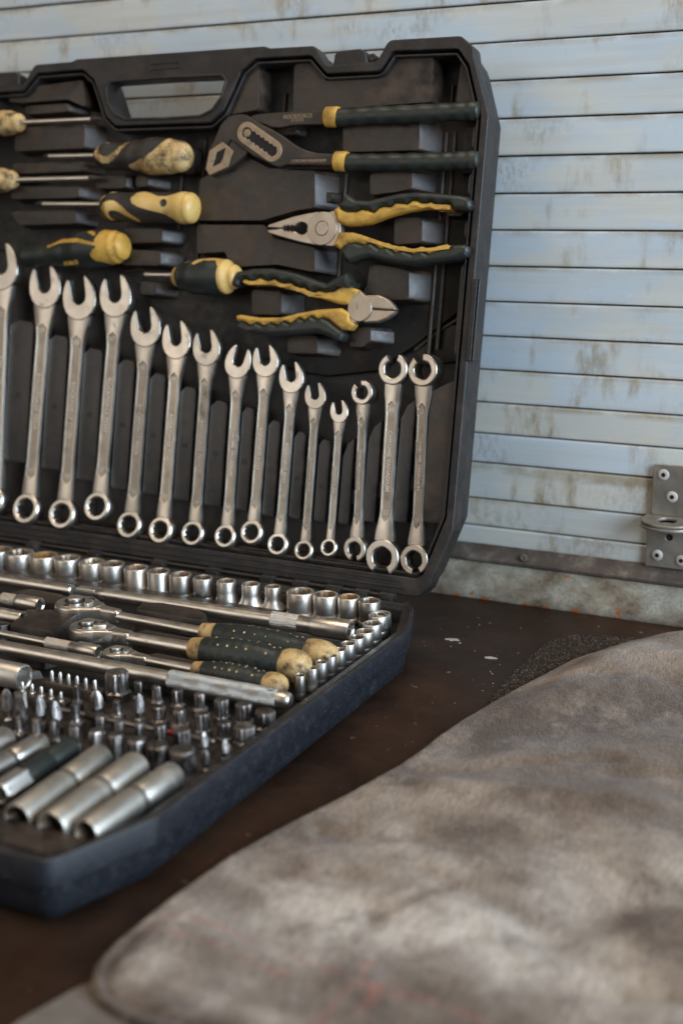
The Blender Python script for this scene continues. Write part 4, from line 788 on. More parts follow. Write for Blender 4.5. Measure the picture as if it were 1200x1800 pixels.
for nm, C_, G_, r0 in (('grip', PUMP_C1, PUMP_G1, 5.5), ('grip', PUMP_C2, PUMP_G2, 5.4)):
    path = []; rad = []
    for i in range(61):
        s = i / 60 * (len(G_) - 1); k = min(int(s), len(G_) - 2); f_ = s - k
        x = G_[k][0] + (G_[k + 1][0] - G_[k][0]) * f_; y = G_[k][1] + (G_[k + 1][1] - G_[k][1]) * f_
        path.append((x, y, -1.6)); e = min(1, (60 - i) / 2.2); rad.append(r0 * (0.93 + 0.04 * math.sin(i * 0.85)) * math.sqrt(max(0.02, 1 - (1 - e) ** 2)))
    path = [tuple(o @ Vector(p)) for p in path]
    MB().tube(path, rad, 24, sq=0.9).obj(nm, M['rubber'], pump)
    (cx0, cy0), (cx1, cy1) = C_
    pth = [tuple(o @ Vector((cx0 + (cx1 - cx0) * t_, cy0 + (cy1 - cy0) * t_, -1.6))) for t_ in (0, 0.03, 0.1, 0.5, 0.9, 1)]
    MB().tube(pth, [r0 * q for q in (0.75, 0.97, 1.06, 1.07, 1.06, 0.98)], 24, sq=0.9).obj('collar', M['yellow'], pump)
def dir_m(p, q, z): return TU((p[0] + q[0]) / 2, (p[1] + q[1]) / 2, z) @ RZ(math.degrees(math.atan2(q[1] - p[1], q[0] - p[0])))
mb = MB(); mb.text('ROCKFORCE', 3.3, o @ dir_m(PUMP_TXT[0], PUMP_TXT[1], -0.35), 0.08, bold=0.02); mb.obj('lettering', M['tansteel'], pump, smooth=0); mb = MB(); mb.text('6125250', 2.4, o @ dir_m(PUMP_TXT[2], PUMP_TXT[3], -0.35), 0.08); mb.obj('part_number', M['tansteel'], pump, smooth=0)
mb = MB(); mb.text('CHROME-VANADIUM', 2.35, o @ dir_m(PUMP_TXT[4], PUMP_TXT[5], 1.65), 0.12, bold=0.02); mb.obj('lettering', M['tansteel'], pump, smooth=0)
(tx0, ty0), (tx1, ty1) = PUMP_TXT[4], PUMP_TXT[5]
fr = [(tx0 - 1.6, ty0 - 1.9), (tx1 + 1.6, ty1 - 1.9), (tx1 + 1.6, ty1 + 1.9), (tx0 - 1.6, ty0 + 1.9)]
MB().extr([rnd_poly(fr, 1.2, 3), rnd_poly(inset(fr, 0.35), 1.0, 3)], 1.4, 1.85, 0.1, 1, mtx=o).obj('name_frame', M['darksteel'], pump)

comb, o = lidthing('combination_pliers', 'combination pliers with closed pointed jaws and scalloped yellow and dark green handles', 'pliers', -94, 205)
MB().extr([COMB_HEAD], -3.4, 2.2, 0.5, 2, mtx=o).obj('jaws', M['plierface'], comb)
px, py = COMB_PIV[0]
mb = MB(); mb.extr([circ(px, py, 9.6, 40)], 1.2, 2.75, 0.25, 2, mtx=o); mb.obj('joint_disc', M['plierface'], comb)
MB().extr([circ(px, py, 4.4, 32), circ(px, py, 4.0, 32)], 2.2, 2.86, 0.1, 1, mtx=o).obj('rivet_ring', M['darksteel'], comb)
MB().extr([circ(px, py, 3.95, 32)], 2.2, 2.95, 0.2, 2, mtx=o).obj('rivet', M['plierface'], comb)
for nm, pl, z0, z1, b_, mt in (('yellow_inlay', COMB_YU, -4.2, 4.0, 2.4, 'yellow'), ('rubber_handle', COMB_DU, -5.5, 5.4, 3.0, 'rubber'), ('yellow_inlay', COMB_YL, -4.2, 4.0, 2.2, 'yellow'), ('rubber_handle', COMB_DL, -5.5, 5.4, 3.0, 'rubber')):
    MB().extr([rnd_poly(pl, 1.0, 2)], z0, z1, b_, 4, mtx=o).obj(nm, M[mt], comb, smooth=60)
nip, o = lidthing('diagonal_cutters', 'diagonal cutters with short rounded jaws pointing right and yellow scalloped handles', 'pliers', -70, 160)
MB().extr([rnd_poly(NIP_UP, 0.5, 2)], -2.5, 2.4, 0.9, 2, mtx=o).obj('upper_blade', M['plierface'], nip)
MB().extr([rnd_poly(NIP_LO, 0.5, 2)], -2.5, 1.9, 0.9, 2, mtx=o).obj('lower_blade', M['plierface'], nip)
px, py = NIP_PIV[0]
MB().extr([circ(px, py, 7.6, 36)], 0, 2.9, 0.4, 2, mtx=o).obj('joint_disc', M['plierface'], nip)
for nm, pl, z0, z1, b_, mt in (('yellow_inlay', NIP_YU, -4.2, 4.0, 2.2, 'yellow'), ('rubber_handle', NIP_DU, -5.5, 5.2, 3.0, 'rubber'), ('yellow_inlay', NIP_YL, -4.2, 4.0, 2.2, 'yellow'), ('rubber_handle', NIP_DL, -5.5, 5.2, 3.0, 'rubber')):
    MB().extr([rnd_poly(pl, 1.0, 2)], z0, z1, b_, 4, mtx=o).obj(nm, M[mt], nip, smooth=60)
mb = MB(); mb.text('CR-V', 1.5, o @ TU(px - 1.5, py + 1, 2.92) @ RZ(90), 0.03); mb.obj('lettering', M['darksteel'], nip, smooth=0)

# ------------------------------------------------------------------ screwdrivers
def driver(label, axis, prof, polys, wz, mats, shaft=None, tip='phillips', text=None, hole=None, rub=0.25):
    """handle turned about its axis (lid coordinates); 'prof' = (fraction, radius); yellow where the outlines cover it"""
    (x0, y0), (x1, y1) = axis
    root, o = lidthing('screwdriver', label, 'screwdriver', x0, y0, wz, 'screwdrivers in the lid')
    d = Vector((x1 - x0, y1 - y0, 0)); L_ = d.length; d.normalize(); nr = Vector((-d.y, d.x, 0)); n, k = 108, 190
    def rad(s):
        for i in range(len(prof) - 1):
            if prof[i][0] <= s <= prof[i + 1][0]:
                f_ = (s - prof[i][0]) / (prof[i + 1][0] - prof[i][0])
                if i == 0: f_ = math.sqrt(max(0, 1 - (1 - f_) ** 2))
                elif i == len(prof) - 2: f_ = 1 - math.sqrt(max(0, 1 - f_ * f_))
                else: f_ = f_ * f_ * (3 - 2 * f_)
                return prof[i][1] + (prof[i + 1][1] - prof[i][1]) * f_
        return prof[-1][1]
    V_ = []; mask = []
    for i in range(k + 1):
        s = i / k; s = 0.5 - 0.5 * math.cos(math.pi * s) if False else s
        r = max(rad(s), 0.15)
        for j in range(n):
            a = 2 * math.pi * j / n
            V_.append(Vector((x0, y0, 0)) + d * (s * L_) + nr * (r * math.cos(a)) + Vector((0, 0, r * math.sin(a))))
    yel, blk_ = MB(), MB()
    isy = []
    for v in V_: isy.append(any(inpoly(v.x, v.y, p) for p in polys))
    cen_ = [Vector((x0, y0, 0)) + d * (i / k * L_) for i in range(k + 1)]
    def put(mbx, want, lift):
        vs = []
        for q, v in enumerate(V_):
            i = q // n; dirv = (v - cen_[i]); dirv = dirv.normalized() if dirv.length > 1e-6 else Vector((0, 0, 1))
            vs.append(tuple(o @ Vector((v.x, v.y, v.z + wz)) + dirv * lift))
        fs = []
        for i in range(k):
            for j in range(n):
                q = (i * n + j, i * n + (j + 1) % n, (i + 1) * n + (j + 1) % n, (i + 1) * n + j)
                if want is None or (sum(isy[t_] for t_ in q) >= 2) == want: fs.append(q)
        used = sorted(set(t_ for q in fs for t_ in q)); mp_ = {t_: i for i, t_ in enumerate(used)}
        mbx.add([vs[t_] for t_ in used], [tuple(mp_[t_] for t_ in q) for q in fs])
    put(yel, None, 0); put(blk_, False, rub)
    yel.obj('handle_core', M[mats[0]], root, smooth=60); blk_.obj('rubber_cover', M[mats[1]], root, smooth=60)
    if shaft:
        (sx0, sy0), (sx1, sy1), sr = shaft
        p0 = o @ Vector((sx0, sy0, wz)); p1 = o @ Vector((sx1, sy1, wz)); dd = (p1 - p0)
        mb = MB(); mb.tube([tuple(p0 + dd * t_) for t_ in (0, 0.5, 0.90, 0.93, 1.0)], [sr, sr, sr, sr * 0.9, sr * 0.35], 14); mb.obj('blade', M['steel'], root)
        p2 = p0 + dd * 0.9
        mb = MB(); mb.tube([tuple(p2), tuple(p2 + dd * 0.05), tuple(p2 + dd * 0.13)], [sr * 1.12, sr * 1.1, sr * 0.3], 8); mb.obj('tip', M['darksteel'], root)
    if hole:
        mb = MB(); mb.lathe([(2.3, 0), (2.3, 0.35), (1.9, 0.4), (1.6, 0.1), (0.02, 0.05)], 20, mtx=o @ TU(hole[0], hole[1], wz + hole[2])); mb.obj('hanging_hole', M['rubber'], root)
    if text:
        body, p, q, sz, zz = text
        MB().text(body, sz, o @ dir_m(p, q, wz + zz) @ RX(28), 0.15, bold=0.02).obj('lettering', M['yellow'], root, smooth=0)
    return root
P2 = [(0, 0.5), (0.055, 6.8), (0.13, 8.6), (0.28, 8.0), (0.45, 9.6), (0.62, 11.2), (0.78, 10.8), (0.88, 9.6), (1.0, 0.3)]
driver('screwdriver with grimy mottled yellow butt and black rubber, upper of the two pointing left', S2_AX, P2, [S2_Y1, S2_Y2], 0, ('dirtycream', 'blackrub'), ((-262, 250.6), (-305, 250.8), 1.5))
P4 = [(0, 0.5), (0.05, 7.4), (0.12, 9.2), (0.27, 8.6), (0.45, 9.6), (0.62, 9.2), (0.74, 9.0), (0.86, 9.8), (0.92, 9.4), (1.0, 0.3)]
driver('screwdriver with clean cream yellow butt and black rubber, lower of the two pointing left', S4_AX, P4, [S4_Y1, S4_Y2, S4_Y3], 0, ('cream', 'blackrub'), ((-254, 219.8), (-309, 220.2), 1.6), hole=(-202.5, 218.8, 9.0))
P6 = [(0, 0.5), (0.06, 6.0), (0.16, 8.6), (0.35, 10.6), (0.6, 11.2), (0.8, 10.4), (0.9, 7.4), (1.0, 0.6)]
driver('stubby green black screwdriver with cream ends beside the cutters', S6_AX, P6, [S6_Y1, S6_Y2, S6_Y3], -1, ('cream', 'rubber'), ((-199, 176.4), (-222, 176.2), 1.5))
P5 = [(0, 4.0), (0.08, 6.6), (0.26, 7.2), (0.45, 9.0), (0.62, 11.6), (0.78, 11.8), (0.9, 10.4), (0.95, 8.6), (1.0, 0.3)]
driver('large green black screwdriver handle marked FORCE above the tall wrenches', S5_AX, P5, [S5_Y1, S5_Y2], 0, ('yellow', 'rubber'), None, text=('FORCE', S5_TXT[0], S5_TXT[1], 3.6, 10.2))
PB = [(0, 0.3), (0.06, 6.2), (0.14, 7.8), (0.22, 8.2), (0.3, 7.6), (0.42, 7.2), (0.6, 8.6), (0.85, 9.4), (1.0, 0.4)]
driver('screwdriver with cream ball tip entering from the left, upper one', ((-324, 273.2), (-400, 273)), PB, [[(-420, 250), (-341, 250), (-341, 290), (-420, 290)], [(-345, 255), (-334, 255), (-341, 273), (-343, 290)]][:0] + [[(-341, 255), (-320, 255), (-320, 292), (-341, 292)]], 0, ('dirtycream', 'blackrub'), ((-326, 273.3), (-262, 273.4), 1.5))
driver('screwdriver with cream ball tip entering from the left, lower one', ((-327, 236), (-402, 236)), PB, [[(-344, 220), (-322, 220), (-322, 252), (-344, 252)]], 0, ('dirtycream', 'blackrub'), ((-329, 236.0), (-260, 236.4), 1.7))

# ------------------------------------------------------------------ sockets standing in the base
def hexr(r, n=6, a0=0.0): return lambda a: r / math.cos(((a - a0) % (2 * math.pi / n)) - math.pi / n)
def dodr(r): return lambda a: r * (1.0 + 0.09 * (abs(((a * 12 / (2 * math.pi)) % 1) - 0.5) * 2 - 0.5))
def socket(label, x, y, r, ztop, zbot, flare=0.0, pts=6, group=None, recess='inner', knurl=True, body='chrome', a0=0.2):
    root = thing('socket', label, 'socket', BM @ T(x, y, zbot) @ RZ(random.uniform(0, 360)), group)
    h = ztop - zbot; n = 72 if r > 4 else 48; rb = r * (1 + flare); lip = r * 0.075; hr = r * 0.76
    hf = hexr(hr * 0.90, 6, a0) if pts == 6 else dodr(hr * 0.96)
    mb = MB()
    if flare > 0.12:
        prof = [(rb * 0.96, 0), (rb, 0.4), (rb, 2.4), (rb * 0.97, 3.0), (r * 1.12, 5.2), (r * 1.02, 7.0), (r, 8.5), (r, h - lip)]
    else:
        prof = [(rb * 0.96, 0), (rb, 0.4), (rb, 3.0), (rb * 0.965, 3.3), (rb * 0.965, 3.7), (r, 4.1), (r, h - lip)]
    prof += [(r * 0.975, h - lip * 0.3), (r * 0.93, h), (hr * 1.06, h), (hr * 1.01, h - 0.25)]
    mb.lathe(prof, n, True, False); mb.obj('body', M[body], root, smooth=40)
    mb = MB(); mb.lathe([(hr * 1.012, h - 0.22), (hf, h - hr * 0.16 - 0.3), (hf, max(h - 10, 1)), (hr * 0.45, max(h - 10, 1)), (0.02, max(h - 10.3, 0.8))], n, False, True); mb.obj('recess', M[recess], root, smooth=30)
    if knurl:
        k = n * 2; rk = rb * 1.012
        mb = MB(); f_ = lambda a: rk * (1.0 + (0.018 if int(round(a / (2 * math.pi) * k)) % 2 else -0.012))
        mb.lathe([(rk * 0.97, 0.7), (f_, 0.9), (f_, 2.5), (rk * 0.97, 2.7)], k, False, False); mb.obj('knurled_band', M[body], root, smooth=20)
    tint(root, random.uniform(0.74, 1.05), random.uniform(-0.02, 0.05))
    return root
BIG = [(-287.2, -28.3, 8.4), (-271.3, -27.9, 9.1), (-253.3, -26.4, 8.8), (-236.0, -24.8, 8.1), (-217.7, -24.6, 7.8), (-203.0, -23.4, 7.6), (-185.2, -23.7, 7.3), (-169.0, -23.6, 6.8), (-153.5, -23.6, 6.6), (-138.0, -23.3, 5.8),
       (-122.2, -23.2, 5.5), (-106.5, -22.0, 5.3), (-92.7, -20.8, 4.6), (-74.2, -21.6, 7.9), (-59.1, -20.3, 7.1), (-45.3, -19.0, 6.2), (-32.4, -19.5, 6.1)]
for i, (x, y, r) in enumerate(BIG):
    fl = {11: 0.42, 12: 0.6, 10: 0.16, 9: 0.0, 7: 0.06, 6: 0.05}.get(i, 0.015)
    lab = 'upright hex socket, %s from the left in the row along the hinge' % ORD[i]
    if i == 11: lab = 'taller socket with flared foot, twelfth from the left along the hinge'
    if i == 12: lab = 'slimmest flared socket, thirteenth from the left along the hinge'
    if i == 15: lab = 'socket with rusty orange inside near the right end of the hinge row'
    if i == 16: lab = 'dull brown socket at the right end of the hinge row'
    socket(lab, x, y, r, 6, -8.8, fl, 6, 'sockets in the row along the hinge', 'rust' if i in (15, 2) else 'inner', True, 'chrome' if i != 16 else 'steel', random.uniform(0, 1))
SML = [(-25.9, -19.0, 5.7, 2.4), (-21.2, -32.0, 5.3, 3), (-18.4, -45.6, 5.0, 3), (-16.6, -58.3, 4.7, 3), (-16.3, -68.4, 4.2, 3), (-16.1, -78.5, 3.8, 3), (-16.1, -88.4, 3.4, 3), (-16.0, -98.0, 3.15, 3), (-16.0, -107.5, 3.0, 3), (-16.3, -116.3, 2.85, 3), (-17.0, -127.2, 2.75, 3)]
SLB = ['largest small socket, at the corner beside the dull brown one'] + ['small bright socket, %s from the corner along the right rim' % ORD[i] for i in range(1, 10)] + ['smallest socket, at the near end of the row along the right rim']
SML[0] = (-22.5, -25.0, 5.0, 1.5)
for i, (x, y, r, zt) in enumerate(SML):
    socket(SLB[i], x, y, r, zt, -8.8, 0.0, 6 if i > 5 else 12, 'small sockets along the right rim', 'inner', False)

# ------------------------------------------------------------------ bars and extensions
def along(x, y, z=0.0, ang=0.0): return BM @ T(x, y, z) @ RZ(ang) @ RY(90)      # local z runs to the right
def knurl_mesh(r, L_, n=144, depth=0.045, cells=24):
    mb = MB(); k = max(12, int(L_ * 6)); rings = []
    for i in range(k + 1):
        z = L_ * i / k; ring = []
        for j in range(n):
            a = 2 * math.pi * j / n; q = z / r
            d = abs(math.sin(cells / 2 * (a + q))) * abs(math.sin(cells / 2 * (a - q)))
            rr_ = r * (1 + depth * (d * 2 - 0.6)); ring.append((rr_ * math.cos(a), rr_ * math.sin(a), z))
        rings.append(ring)
    return mb.loft(rings)
def rod(r, L_, mtx=None, n=36, b=0.5): return MB().lathe([(r - b, 0), (r, b), (r, L_ - b), (r - b, L_)], n, mtx=mtx)
# plain bar, upper left
b = thing('sliding_bar', 'plain round steel bar ending left of the long extension', 'bar', along(-330, -63.5, 0, 0.5))
rod(3.4, 128, b=0.8).obj('shaft', M['steel'], b); MB().lathe([(2.7, 0), (2.7, 0.25)], 28, mtx=TU(0, 0, 127.9)).obj('end_face', M['chrome'], b)
# long extension bar
b = thing('extension_bar', 'long tapered extension bar with square drive on the left and knurled collar', 'extension bar', along(-199, -61.3, 0.3, 2.0))
MB().extr([rnd_poly([(-2.6, -2.6), (2.6, -2.6), (2.6, 2.6), (-2.6, 2.6)], 0.5, 2)], 0, 12.5, 0.5, 2).obj('square_drive', M['steel'], b)
MB().lathe([(2.6, 12.4), (3.3, 13.4), (3.5, 20), (3.6, 60), (3.7, 110), (3.9, 128)], 36).obj('shaft', M['steel'], b)
knurl_mesh(4.5, 16).obj('knurled_collar', M['steel'], b, T(0, 0, 127))
MB().lathe([(4.6, 143), (4.7, 143.6), (4.7, 149), (5.3, 151), (5.5, 152), (5.5, 172), (5.1, 172.9), (4.4, 173), (hexr(2.9, 4), 172), (hexr(2.9, 4), 163), (0.02, 163)], 48).obj('socket_end', M['steel'], b)
# two short extensions at the left
b = thing('short_extension', 'short extension end with knurled ring beside the largest ratchet', 'extension bar', along(-262, -91.5, 0, -0.5))
rod(2.6, 36).obj('shaft', M['steel'], b); knurl_mesh(3.6, 10).obj('knurled_collar', M['steel'], b, T(0, 0, 34))
MB().lathe([(3.7, 44), (4.3, 45.5), (4.4, 47), (4.4, 60), (4.0, 60.8), (3.5, 60.8), (hexr(2.4, 4), 60), (hexr(2.4, 4), 52), (0.02, 52)], 40).obj('socket_end', M['steel'], b)
b = thing('short_extension', 'plain short extension end lying nearest the left tray block', 'extension bar', along(-250, -112.5, -1, 0.5))
MB().lathe([(3.9, 0), (4.2, 0.4), (4.2, 53), (3.9, 53.8), (3.3, 53.8), (hexr(2.2, 4), 53), (hexr(2.2, 4), 46), (0.02, 46)], 40).obj('socket_end', M['steel'], b)
# slim extension
b = thing('slim_extension', 'slim extension bar with knurled ring pointing at the smallest ratchet', 'extension bar', along(-260, -137.0, 0, -0.6))
rod(2.1, 104).obj('shaft', M['steel'], b); knurl_mesh(3.0, 15.5).obj('knurled_collar', M['steel'], b, T(0, 0, 102))
MB().lathe([(2.9, 117), (3.1, 117.5), (3.1, 121), (3.9, 122.5), (3.9, 134), (3.5, 134.8), (3.1, 134.8), (hexr(2.0, 4), 134), (hexr(2.0, 4), 127), (0.02, 127)], 40).obj('socket_end', M['steel'], b)
# long knurled handle bar
b = thing('knurled_handle_bar', 'long bar with knurled grip and hole at its end in front of the ratchets', 'handle bar', along(-330, -157.0, 0, 1.2))
rod(3.7, 258, b=0.3).obj('shaft', M['steel'], b)
knurl_mesh(4.2, 58, 160, 0.075, 20).obj('knurled_grip', M['steel'], b, T(0, 0, 257)).color = (0.72, 0.72, 0.72, 1)
MB().lathe([(4.1, 0), (4.0, 3), (3.4, 5.2), (2.6, 6)], 36).obj('end_cap', M['steel'], b, T(0, 0, 315))
MB().lathe([(2.0, 0), (2.0, 0.35), (1.55, 0.4), (1.45, 0.1), (0.02, 0.1)], 24).obj('hole_rim', M['darksteel'], b, Matrix(((0, 0, -1, -3.95 * U), (0, 1, 0, 0), (1, 0, 0, 311.0 * U), (0, 0, 0, 1))))
# large socket lying at the left
b = thing('lying_socket', 'large socket lying on its side at the left edge, open end facing right', 'socket', along(-185, -182, 0.5, 0))
MB().lathe([(6.0, 0), (6.4, 0.5), (6.4, 49), (6.0, 49.8), (5.5, 49.9), (hexr(4.6, 6), 49.2), (hexr(4.6, 6), 36), (0.02, 36)], 60).obj('body', M['chrome'], b)

# ------------------------------------------------------------------ ratchets
def ratchet(label, x, y, ang, hr, arm0, col0, gl, ar, gr, zc, cream='dirtycream', lever=1, rag=False):
    root = thing('ratchet', label, 'ratchet', BM @ T(x, y, zc) @ RZ(ang), 'ratchets lying side by side in the base')
    k = hr / 12
    pts = [(hr * math.cos(a), hr * 0.95 * math.sin(a)) for a in [R(q) for q in range(42, 319, 8)]]
    ex = arm0
    pts += [(hr * 1.05, -hr * 0.52), (hr * 1.5, -ar * 1.25), (ex, -ar), (ex, ar), (hr * 1.5, ar * 1.25), (hr * 1.05, hr * 0.52)]
    mb = MB(); mb.extr([rnd_poly(pts, 2.0 * k, 4)], -4.2 * k, 3.2 * k, 1.5 * k, 4); mb.obj('head', M['steel'], root, smooth=50)
    pl = [(hr * 0.84 * math.cos(a), hr * 0.8 * math.sin(a)) for a in [R(q) for q in range(0, 360, 10)]]
    pl = [(hr * 0.86 * math.cos(R(q)), hr * 0.8 * math.sin(R(q))) for q in range(38, 323, 8)] + [(hr * 1.25, -hr * 0.36), (hr * 1.25, hr * 0.36)]
    MB().extr([rnd_poly(pl, 1.2 * k, 3)], 2.8 * k, 3.6 * k, 0.25 * k, 2).obj('cover_plate', M['steel'], root)
    mb = MB(); mb.lathe([(5.4 * k, 3.4 * k), (5.4 * k, 3.9 * k), (5.0 * k, 4.0 * k), (4.8 * k, 3.7 * k), (4.0 * k, 3.65 * k)], 36, mtx=TU(-hr * 0.12, 0, 0)); mb.obj('button_ring', M['darksteel'], root)
    MB().lathe([(3.9 * k, 3.4 * k), (4.0 * k, 5.4 * k), (3.6 * k, 5.9 * k), (2.4 * k, 6.0 * k)], 32, mtx=TU(-hr * 0.12, 0, 0)).obj('release_button', M['chrome'], root)
    for sx, sy in ((hr * 0.42, hr * 0.5), (-hr * 0.05, -hr * 0.66)):
        MB().lathe([(1.5 * k, 3.4 * k), (1.5 * k, 3.95 * k), (1.1 * k, 4.0 * k), (0.9 * k, 3.6 * k), (0.02, 3.6 * k)], 16, mtx=TU(sx, sy, 0)).obj('screw', M['darksteel'], root)
    lv = [(-1.4 * k, 3.4 * k), (1.6 * k, 3.0 * k), (2.6 * k, -1.0 * k), (1.2 * k, -4.6 * k), (-0.8 * k, -4.2 * k), (-2.2 * k, -0.5 * k)]
    mb = MB(); mb.extr([rnd_poly(lv, 0.8 * k, 3)], 3.3 * k, 5.0 * k, 0.6 * k, 3, mtx=TU(hr * 0.66, 0, 0) @ RZ(20 if lever > 0 else -62)); mb.obj('reverse_lever', M['chrome'], root)
    MB().tube([(ex - 4, 0, -0.4 * k), ((ex + col0) / 2, 0, -0.4 * k), (col0 + 2, 0, -0.4 * k)], [ar * 1.0, ar * 1.05, ar * 1.18], 24).obj('arm', M['steel'], root)
    MB().lathe([(gr * 0.50, 0), (gr * 0.62, 0.6), (gr * 0.68, 3), (gr * 0.76, gl * 0.13), (gr * 0.76, gl * 0.15)], 36, mtx=TU(col0, 0, 0) @ RY(90)).obj('collar', M[cream], root)
    gs = gl * 0.125; ge = gl * 0.86; path = []; rad = []
    rings = []
    for i in range(61):
        s = i / 60; x_ = col0 + gs + (ge - gs) * s
        r_ = gr * (0.80 + 0.22 * math.sin(math.pi * min(1, s * 1.15)) + 0.06 * s)
        ring = []
        for j in range(48):
            a = 2 * math.pi * j / 48
            q = r_ * (1 + 0.035 * math.cos(3 * a + 0.6) + (0.04 * math.sin(j * 1.9 + i) if rag and i > 56 else 0)) + 0.25 * noise.noise(Vector((x_ * 0.3, math.cos(a) * 2, math.sin(a) * 2 + x)))
            xx = x_ + (random.uniform(-1.2, 1.0) if i in (60,) else 0)
            ring.append((xx, q * math.cos(a), q * math.sin(a)))
        rings.append(ring)
    MB().loft(rings).obj('rubber_grip', M['rubber'], root, smooth=60)
    MB().lathe([(gr * 0.86, 0), (gr * 0.94, gl * 0.03), (gr * 0.96, gl * 0.08), (gr * 0.90, gl * 0.14), (gr * 0.70, gl * 0.185), (gr * 0.36, gl * 0.21), (0.02, gl * 0.215)], 40, mtx=TU(col0 + gl * 0.80, 0, 0) @ RY(90)).obj('butt_cap', M[cream], root, smooth=60)
    for row, (a, cnt) in enumerate(((50, 7), (88, 8), (126, 6), (20, 5))):
        for i in range(cnt):
            s = 0.12 + 0.76 * (i + 0.3 * row) / cnt; x_ = col0 + gs + (ge - gs) * s; r_ = gr * (0.80 + 0.22 * math.sin(math.pi * min(1, s * 1.15)) + 0.06 * s)
            aa = R(-a) if False else R(a); dirv = Vector((0, -math.cos(aa), math.sin(aa)))
            mm = TU(x_, dirv.y * r_, dirv.z * r_) @ dirv.to_track_quat('Z', 'X').to_matrix().to_4x4()
            rd_ = random.uniform(0.4, 0.72)
            hole_ = (i * 7 + row * 3) % 5 == 0
            MB().lathe([(rd_, -0.2), (rd_, 0.16), (rd_ * 0.6, 0.3), (0.02, 0.32)], 12, mtx=mm).obj('grip_dot', M['blackrub' if hole_ or row == 3 else cream], root)
ratchet('largest ratchet, behind the other two, with long slim arm', -179.7, -86.5, -2.2, 12.6, 30, 84, 80, 2.7, 7.8, 0.2, rag=True)
ratchet('middle ratchet with the widest perforated grip and mottled cream butt', -146.7, -117.6, 0.8, 11.0, 26, 62, 66, 3.1, 8.6, 2.0, lever=-1)
ratchet('smallest ratchet, in front, with short thin arm', -115.1, -136.0, -0.8, 7.6, 18, 45, 51, 2.2, 6.2, 0.2)

# ------------------------------------------------------------------ bits standing in rows
def bit(kind, label, x, y, r, ztop, lean=0.0, group='bits standing in rows'):
    r *= 1.1; zb = -9.0; h = ztop - zb + 0.8; n = 48; mb = MB()
    star = lambda rr_, d, k: (lambda a: rr_ * (1 - d + d * math.cos(k * a)))
    hx = hexr(r * 0.88)
    if kind == 'phillips':
        cross = lambda rr_, d: (lambda a: rr_ * (1 - d * (abs(math.sin(2 * a)) ** 0.7)))
        mb.lathe([(hx, 0), (hx, h * 0.34), (r * 0.62, h * 0.38), (r * 0.60, h * 0.44), (cross(r * 0.95, 0.15), h * 0.54), (cross(r, 0.42), h * 0.68), (cross(r * 0.78, 0.5), h * 0.84), (cross(r * 0.42, 0.45), h * 0.95), (r * 0.12, h)], n)
    elif kind == 'flat':
        fl = lambda w_, t_: (lambda a: min(w_ / max(abs(math.cos(a)), 1e-3), t_ / max(abs(math.sin(a)), 1e-3)))
        mb.lathe([(hx, 0), (hx, h * 0.4), (r * 0.7, h * 0.5), (fl(r * 0.95, r * 0.6), h * 0.66), (fl(r * 0.95, r * 0.25), h * 0.9), (fl(r * 0.85, r * 0.14), h)], n)
    elif kind == 'torx':
        mb.lathe([(hexr(r * 1.25), 0), (hexr(r * 1.25), h * 0.46), (r * 1.15, h * 0.50), (star(r, 0.13, 6), h * 0.54), (star(r, 0.13, 6), h - 0.5), (r * 0.72, h)], n)
    elif kind == 'spline':
        mb.lathe([(hexr(r * 1.05), 0), (hexr(r * 1.05), h * 0.4), (r * 0.95, h * 0.44), (star(r, 0.07, 12), h * 0.46), (star(r, 0.07, 12), h - 0.6), (r * 0.85, h)], 96)
    elif kind == 'pin':
        mb.lathe([(hexr(r * 1.7), 0), (hexr(r * 1.7), h * 0.5), (r * 1.2, h * 0.56), (r, h * 0.62), (r, h - 0.4), (r * 0.6, h)], n)
    else:
        mb.lathe([(hexr(r * 0.94), 0), (hexr(r * 0.94), h - 0.7), (r * 0.86, h)], n)
    o = mb.obj('screwdriver_bit', M['bit'], None, smooth=32); o.matrix_world = BM @ T(x, y, zb) @ RX(random.uniform(-1.5, 1.5)) @ RY(lean + random.uniform(-1.5, 1.5)) @ RZ(random.uniform(0, 60))
    v_ = random.uniform(0.7, 1.15); o.color = (v_, v_, v_, 1)
    return tag(o, label, 'bit', group)
ROWA = [(-90.3, -170.3, 5.1, 'spline', 6.5), (-77.6, -171.1, 1.9, 'torx', 4), (-66.9, -171.3, 2.1, 'torx', 4), (-55.6, -171.0, 2.3, 'torx', 4), (-44.2, -170.3, 2.5, 'torx', 4), (-32.2, -171.3, 3.0, 'spline', 4), (-21.3, -170.3, 3.5, 'spline', 3.5), (-10.8, -170.2, 4.3, 'spline', 2)]
ROWB = [(-95.3, -192.7, 1.4, 'pin', 7), (-83.2, -194.8, 3.0, 'phillips', 7.5), (-72.6, -193.0, 1.6, 'pin', 4), (-63.1, -191.0, 2.4, 'phillips', 8), (-54.0, -188.4, 2.7, 'torx', 3), (-43.2, -188.0, 2.9, 'torx', 3), (-32.3, -186.8, 3.1, 'spline', 3), (-20.6, -188.0, 2.9, 'spline', 2), (-11.0, -187.0, 4.2, 'spline', 1.5)]
ROWC = [(-113.6, -218.0, 2.9, 'phillips', 11), (-106.4, -216.6, 2.4, 'flat', 10.5), (-99.2, -213.6, 3.1, 'phillips', 9), (-90.4, -213.4, 2.9, 'phillips', 8), (-80.8, -211.6, 1.8, 'pin', 8), (-69.5, -210.5, 1.8, 'torx', 3.5), (-59.9, -209.4, 1.9, 'torx', 3), (-50.6, -207.7, 2.1, 'torx', 3), (-41.7, -204.8, 2.6, 'spline', 3), (-30.8, -204.7, 3.5, 'spline', 3), (-20.8, -203.2, 2.0, 'phillips', 3), (-10.6, -203.6, 2.4, 'phillips', 2)]
